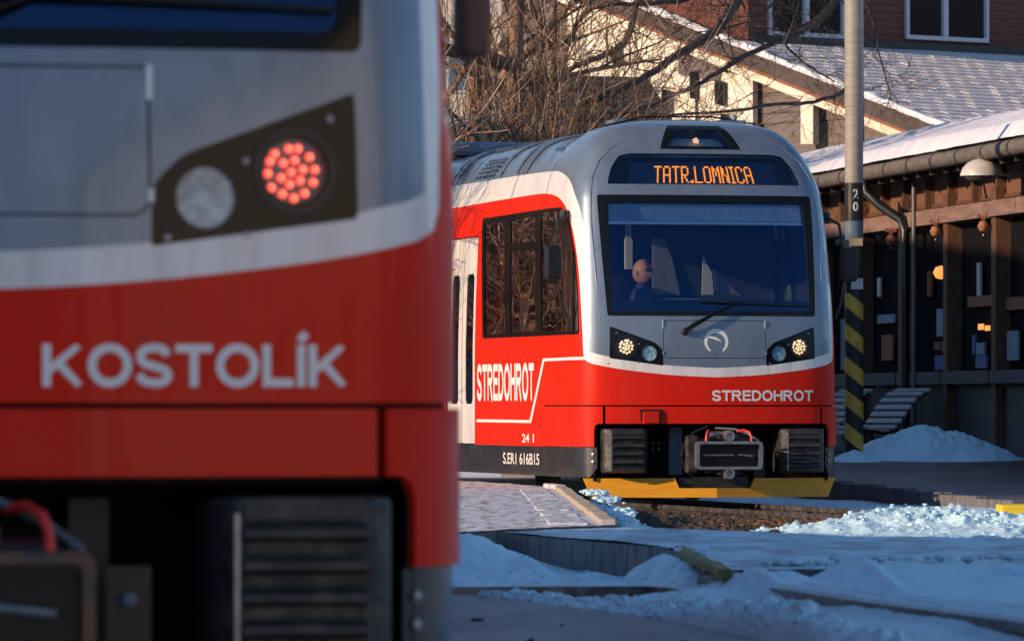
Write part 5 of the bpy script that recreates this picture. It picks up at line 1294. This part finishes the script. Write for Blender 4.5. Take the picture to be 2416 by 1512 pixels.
for u0, v0, u1, v1 in ((1627, 168, 1640, 232), (1686, 190, 1706, 246), (1700, 268, 1712, 300), (1560, 210, 1575, 262), (1440, 110, 1456, 150)):
    quad_on('wall_opening', .25, [(u0, v0), (u1, v0 + 3), (u1, v1 + 3), (u0, v1)], M['winglass'], .05)
# upper storey with red-brown boards facing us
yw = -2.45
b = MB(); b.box((10.8, -.9, 1.7), (20.0, 3.0, 5.0)); b.build('upper_wall', M['plank'], ch)
wins = []
for (u0, u1, v1, mull) in ((1812, 1991, 88, 1900), (2136, 2329, 97, 2228)):
    a = ch_plane_y(u0, v1, yw); c = ch_plane_y(u1, v1 + 1, yw); wins.append((a[0], c[0], (a[1] + c[1]) / 2, ch_plane_y(mull, v1, yw)[0]))
zb = -.62
for k in range(16):
    z0 = zb + k * .145
    segs = [(.75, 20.8)]
    for (x0, x1, zz0, mx_) in wins:
        if z0 + .14 > zz0: segs = [s2 for (p_, q_) in segs for s2 in ((p_, min(q_, x0 - .03)), (max(p_, x1 + .03), q_)) if s2[1] - s2[0] > .05]
    for p_, q_ in segs:
        b = MB(); b.box(((p_ + q_) / 2, yw + .02, z0 + .07), (q_ - p_, .035, .135)); b.build('plank', M['plank'], ch)
b = MB(); b.box((10.8, yw - .03, zb - .045), (20.0, .10, .13)); b.build('flashing', M['pipe'], ch)
for (x0, x1, zz0, mx_) in wins:
    wf = MB(); H_ = 1.5
    wf.box(((x0 + x1) / 2, yw - .01, zz0 + .04), (x1 - x0, .09, .08)); wf.box((x0 + .03, yw - .01, zz0 + H_ / 2 + .08), (.07, .09, H_)); wf.box((x1 - .03, yw - .01, zz0 + H_ / 2 + .08), (.07, .09, H_)); wf.box((mx_, yw - .015, zz0 + H_ / 2 + .08), (.11, .09, H_))
    w = wf.build('window', M['framewhite'], ch)
    for q0, q1 in ((x0 + .07, mx_ - .06), (mx_ + .06, x1 - .07)):
        b = MB(); b.box(((q0 + q1) / 2, yw + .03, zz0 + H_ / 2 + .08), (q1 - q0, .02, H_)); b.build('pane', M['winglass'], w)
# dark tiled hut roof left, behind the twigs
hp = W(1400, 300, 96); ht_ = empty('hut', (hp.x, hp.y, 0), R(20), 'small hut with dark tiled roof behind the bare twigs', 'building')
b = MB(); b.box((0, 1.2, 2.0), (2.2, 2.4, 4.0)); b.build('wall', M['siding'], ht_)
hz = W(1400, 172, 96).z
b = MB()
for k in range(9):
    y0 = 1.2 - k * .20; z0 = hz - k * .135
    b.box((-.0, y0 - .1, z0 - .06), (2.9, .26, .03), Matrix.Rotation(R(30), 3, 'X'))
b.build('roof', M['tiledark'], ht_)
# pale house farther left behind the thicket
wp_ = W(1180, 300, 122); wh = empty('house', (wp_.x, wp_.y, 0), R(8), 'pale rendered house glimpsed between the tree trunks at upper left', 'building')
b = MB(); b.box((0, 3, 5.5), (5.4, 6, 11)); b.build('wall', M['cream'], wh)
for k, x in enumerate((-2.0, -.9, .3, 1.5)):
    for z in (5.6, 8.2):
        b = MB(); b.box((x, -.02, z), (.55, .06, 1.1)); w = b.build('window', M['framewhite'], wh); b = MB(); b.box((x, -.06, z), (.44, .03, .98)); b.build('pane', M['bluegrey'], w)
b = MB(); b.box((0, -.05, 6.85), (5.4, .12, .3)); b.box((0, -.05, 4.2), (5.4, .12, .5)); b.box((-1.45, -.05, 6), (.22, .1, 6)); b.box((.9, -.05, 6), (.22, .1, 6)); b.build('timber_band', M['wood'], wh)
b = MB(); b.prism([(-3.2, -.6, 10.6), (3.2, -.6, 10.6), (0, -.6, 12.8)], (0, 7.2, 0)); b.build('roof', M['tiledark'], wh)
# unseen building added left of the view to throw shade over the near train
sb_ = empty('near_shade_building', (-17, 13.2, 0), 0, 'unseen plain building added outside the picture to shade the near train', 'building')
b = MB(); b.box((0, 0, 4.4), (9.6, 20.8, 8.8)); b.build('wall', M['render'], sb_)
b = MB(); b.prism([(-5.4, -9.5, 8.8), (5.4, -9.5, 8.8), (0, -9.5, 10.6)], (0, 19.9, 0)); b.build('roof', M['tiledark'], sb_)
pw = MB(); pw.box((0, 0, 0), (.06, 1.2, 1.5)); pwo = pw.build('window', M['winglass'], sb_); pwo.location = (4.84, -7, 2.2)
for yy in range(-3, 8, 4): dupe(pwo, sb_, (4.84, yy, 2.2))

cb = empty('bounce_building', (13.0, -4, 0), 0, 'unseen cream building added outside the picture to bounce sunlight onto the near train', 'building')  # unseen building added to bounce sunlight onto the near train's front
b = MB(); b.box((0, 0, 3.2), (5, 22, 7.2)); b.build('wall', M['cream'], cb)
b = MB(); b.prism([(-3, -11.5, 6.8), (3, -11.5, 6.8), (0, -11.5, 8.6)], (0, 23, 0)); b.build('roof', M['tiledark'], cb)
pw = MB(); pw.box((0, 0, 0), (.06, 1.1, 1.4)); pwo = pw.build('window', M['winglass'], cb); pwo.location = (-2.52, -8.5, 2.0)
for yy in range(-5, 10, 4): dupe(pwo, cb, (-2.52, yy, 2.0))

# =================================================================== TREES
def branchy(mbs, p, d, L, r, depth, rnd, up=.15, wig=.25, kids=3, minr=.0035, spread=.7):
    """tapering wiggly limb with side shoots; thick pieces go to mbs[0], thin ones to mbs[1]"""
    n = 4 if depth > 0 else 3; pts = [Vector(p)]; rr = [r]; d = Vector(d).normalized(); q = Vector(p)
    for i in range(n):
        d = (d + Vector((rnd.uniform(-1, 1), rnd.uniform(-1, 1), rnd.uniform(-1, 1) + up)) * wig).normalized(); q = q + d * (L / n); pts.append(q.copy()); rr.append(max(minr, r * (1 - (i + 1) / n * .72)))
    mb = mbs[0] if r > .02 else mbs[1]; mb.tube(pts, rr, 6 if r > .03 else (4 if r > .01 else 3), cap=False)
    if depth <= 0: return
    for k in range(kids):
        t = rnd.uniform(.25, 1.0); i = min(n - 1, int(t * n)); f = t * n - i; b0 = pts[i].lerp(pts[i + 1], f)
        dd_ = (d + Vector((rnd.uniform(-1, 1), rnd.uniform(-1, 1), rnd.uniform(-.6, 1))) * spread * 1.3).normalized()
        branchy(mbs, b0, dd_, L * rnd.uniform(.45, .75), max(minr, rr[i] * rnd.uniform(.45, .7)), depth - 1, rnd, up, wig, kids, minr, spread)
def shrub(u, Y, hgt, stems, label, seed, group='bare shrubs and saplings of the thicket', matb='bark', matt='twig', depth=3, lean=.16, r0=.075, kids=3):
    rnd = random.Random(seed); base = Vector(((u - CX) * Y / FPX, Y, .1)); e = empty('bare_shrub', base, 0, label, 'shrub', group)
    for k in range(stems):
        mbs = (MB(), MB()); ox = rnd.uniform(-.45, .45); d = Vector((rnd.uniform(-lean, lean), rnd.uniform(-lean, lean), 1))
        branchy(mbs, (ox, rnd.uniform(-.4, .4), 0), d, hgt * rnd.uniform(.75, 1.1), r0 * rnd.uniform(.6, 1.25), depth, rnd, .22, .14, kids, .0062, .75)
        st = mbs[0].build('stem', M[matb], e, smooth=True)
        if mbs[1].v: mbs[1].build('twigs', M[matt], st, kind='stuff')
    return e
def bare_tree(u, Y, hgt, label, seed, r0=.16, matb='bark', matt='twig', depth=4, kids=3):
    rnd = random.Random(seed); base = Vector(((u - CX) * Y / FPX, Y, .1)); e = empty('bare_tree', base, 0, label, 'tree', 'bare trees behind the train')
    t = MB(); pts = [Vector((0, 0, 0))]; rr = [r0]
    for i in range(7): pts.append(pts[-1] + Vector((rnd.uniform(-.06, .06), rnd.uniform(-.06, .06), 1)).normalized() * hgt / 7); rr.append(r0 * (1 - .09 * (i + 1)))
    t.tube(pts, rr, 10, cap=False); t.build('trunk', M[matb], e, smooth=True); mbs = (MB(), MB())
    for k in range(11):
        t_ = rnd.uniform(.22, 1); i = min(6, int(t_ * 7)); b0 = pts[i].lerp(pts[i + 1], t_ * 7 - i); a = rnd.uniform(0, 2 * PI)
        branchy(mbs, b0, (math.cos(a), math.sin(a), rnd.uniform(.2, .9)), hgt * rnd.uniform(.22, .36), r0 * rnd.uniform(.25, .5), depth - 1, rnd, .2, .2, kids, .0045, .8)
    mbs[0].build('limbs', M[matb], e, smooth=True); mbs[1].build('crown', M[matt], e); return e
names = ['leftmost bare tree by the near train edge', 'slim bare tree with two pale limbs left of the thicket', 'tall bare tree in the middle of the thicket', 'bare tree with dark trunk before the pale house', 'bare tree at the right end of the thicket']
for i, (u, Y, h, r_) in enumerate(((1098, 84, 9, .15), (1150, 88, 9.5, .12), (1212, 83, 9, .17), (1262, 90, 9, .14), (1325, 86, 7.5, .10))):
    bare_tree(u, Y, h, names[i], 20 + i, r_ * 1.25, matb='barkdark' if i in (1, 3) else 'bark')
desc = ['low tangled shrub at the far left edge of the thicket', 'leaning shrub with orange brown stems by the near train', 'dense shrub behind the roof vents of the red train', 'tangle of pale twigs above the train roof', 'shrub with upright brown stems in the thicket middle', 'shrub with drooping pale twigs', 'dense brown shrub right of the tall bare tree', 'thin shrub before the dark hut roof', 'low shrub just above the train roof front', 'bushy shrub under the long diagonal branch']
for i, (u, Y, h, n_) in enumerate(((1080, 80, 4.4, 5), (1115, 82, 5.2, 5), (1150, 80, 4.2, 5), (1190, 81, 4.4, 5), (1225, 83, 5.4, 5), (1265, 80.5, 4.0, 5), (1300, 83, 4.8, 4), (1345, 82, 3.9, 4), (1395, 84, 3.7, 3), (1440, 85, 3.5, 3))):
    shrub(u, Y, h, n_, desc[i], 40 + i, matt='twigpale' if i in (3, 5, 8) else 'twig')
# big tree whose limbs hang in front of the chalet; trunk behind the mast
rnd = random.Random(5); Yt = 93.0; tb_ = Vector(((2016 - CX) * Yt / FPX, Yt, .2)); bt_ = empty('spreading_tree', tb_, 0, 'big bare tree behind the mast with long dark limbs sloping down to the left', 'tree')
b = MB(); b.tube([(0, 0, 0), (.02, 0, 4), (.0, .1, 8), (-.05, .1, 10.5)], [.17, .155, .14, .10], 12); b.build('trunk', M['barkdark'], bt_, smooth=True)
def limb(px, rad, name='limb', matb='barkdark', twigs=26, tl=.9, seed=0, Yd=-6):
    rn = random.Random(seed); pts = []; n_ = len(px)
    P0 = [W(u, v, Y) - tb_ for u, v, Y in px]; P0 = [P0[0]] + P0 + [P0[-1]]
    R0 = [rad[0] + (rad[1] - rad[0]) * i / (n_ - 1) for i in range(n_)]; rs = []
    for i in range(1, len(P0) - 2):
        for k in range(5):
            q = k / 5; p0, p1, p2, p3 = P0[i - 1], P0[i], P0[i + 1], P0[i + 2]
            pts.append(.5 * (2 * p1 + (p2 - p0) * q + (2 * p0 - 5 * p1 + 4 * p2 - p3) * q * q + (3 * p1 - p0 - 3 * p2 + p3) * q**3) + Vector((rn.uniform(-.012, .012), 0, rn.uniform(-.012, .012)))); rs.append(R0[i - 1] + (R0[i] - R0[i - 1]) * q)
    pts.append(P0[-1]); rs.append(R0[-1]); b = MB(); b.tube(pts, rs, 8); lo = b.build(name, M[matb], bt_, smooth=True)
    mbs = (MB(), MB())
    for k in range(twigs):
        i = rn.randrange(2, len(pts) - 1); d = (pts[i + 1] - pts[i]).normalized() + Vector((rn.uniform(-.8, .8), rn.uniform(-.8, .8), rn.uniform(-1.1, .9)))
        branchy(mbs, pts[i], d, tl * rn.uniform(.5, 1.2), max(.006, rs[i] * .25), 2, rn, -.05, .3, 3, .0035, .8)
    for mb_ in mbs:
        if mb_.v: mb_.build('twigs', M[matb], lo, kind='stuff')
top = W(2016, -420, 93)
limb([(2016, -330, 93), (1850, -130, 90), (1745, -5, 88), (1690, 72, 87), (1600, 128, 86), (1530, 178, 85), (1430, 228, 84), (1366, 246, 84)], (.10, .035), seed=1, twigs=34)
limb([(2016, -120, 93), (1960, 20, 91), (1880, 80, 90), (1765, 128, 89), (1690, 175, 88), (1600, 222, 87), (1500, 262, 86), (1418, 280, 86)], (.06, .022), seed=2, twigs=30, matb='barkdark')
limb([(2016, 150, 93), (1990, 214, 92), (1920, 240, 91), (1830, 248, 90), (1720, 262, 89), (1600, 272, 88), (1480, 284, 87), (1350, 288, 86)], (.04, .012), seed=3, twigs=36)
limb([(2016, -60, 93), (1930, 40, 90), (1850, 92, 89), (1900, 150, 88), (1970, 195, 88)], (.035, .010), seed=4, twigs=26)
limb([(2016, -60, 93), (2060, 60, 90), (2080, 150, 88), (2100, 220, 87), (2090, 260, 87)], (.02, .006), seed=5, twigs=16, tl=.6)
limb([(1700, -330, 93), (1560, -120, 90), (1505, -10, 88), (1490, 60, 87), (1465, 110, 86), (1400, 140, 85), (1350, 160, 85), (1300, 185, 84)], (.07, .035), seed=6, twigs=34, matb='bark')
limb([(2016, -260, 93), (1800, -120, 90), (1640, -10, 88), (1540, 8, 87), (1440, 12, 86), (1380, 30, 86)], (.05, .02), seed=7, twigs=40)
limb([(2016, -160, 93), (1900, -60, 90), (1800, 30, 89), (1740, 60, 88), (1640, 80, 88)], (.03, .012), seed=8, twigs=40, tl=1.0)
# unseen block added to shade the shelter front; hedge mirrored in the train's windows
fs_ = empty('far_shade_building', (-11.2, 68.5, 0), 0, 'unseen brown boarded building added across the track to shade the shelter', 'building')
b = MB(); b.box((0, 0, 3.2), (6, 14.5, 6.4)); b.build('wall', M['siding'], fs_)
b = MB(); b.prism([(-3.4, -7.5, 6.4), (3.4, -7.5, 6.4), (0, -7.5, 8.6)], (0, 15, 0)); b.build('roof', M['tiledark'], fs_)
for i, (x, y, h) in enumerate(((-2.5, 60.4, 2.9), (-3.1, 61.0, 3.1), (-3.0, 62.2, 3.0), (-3.9, 61.9, 3.2), (-4.3, 63.3, 3.3), (-3.6, 63.4, 3.1), (-2.2, 61.2, 2.8))):
    shrub(CX + x * FPX / y, y, h, 5, 'bare shrub in the row beside the red train, hidden by the near train', 80 + i, group='shrubs beside the red train', depth=3, r0=.09, kids=5, matt='twigpale')
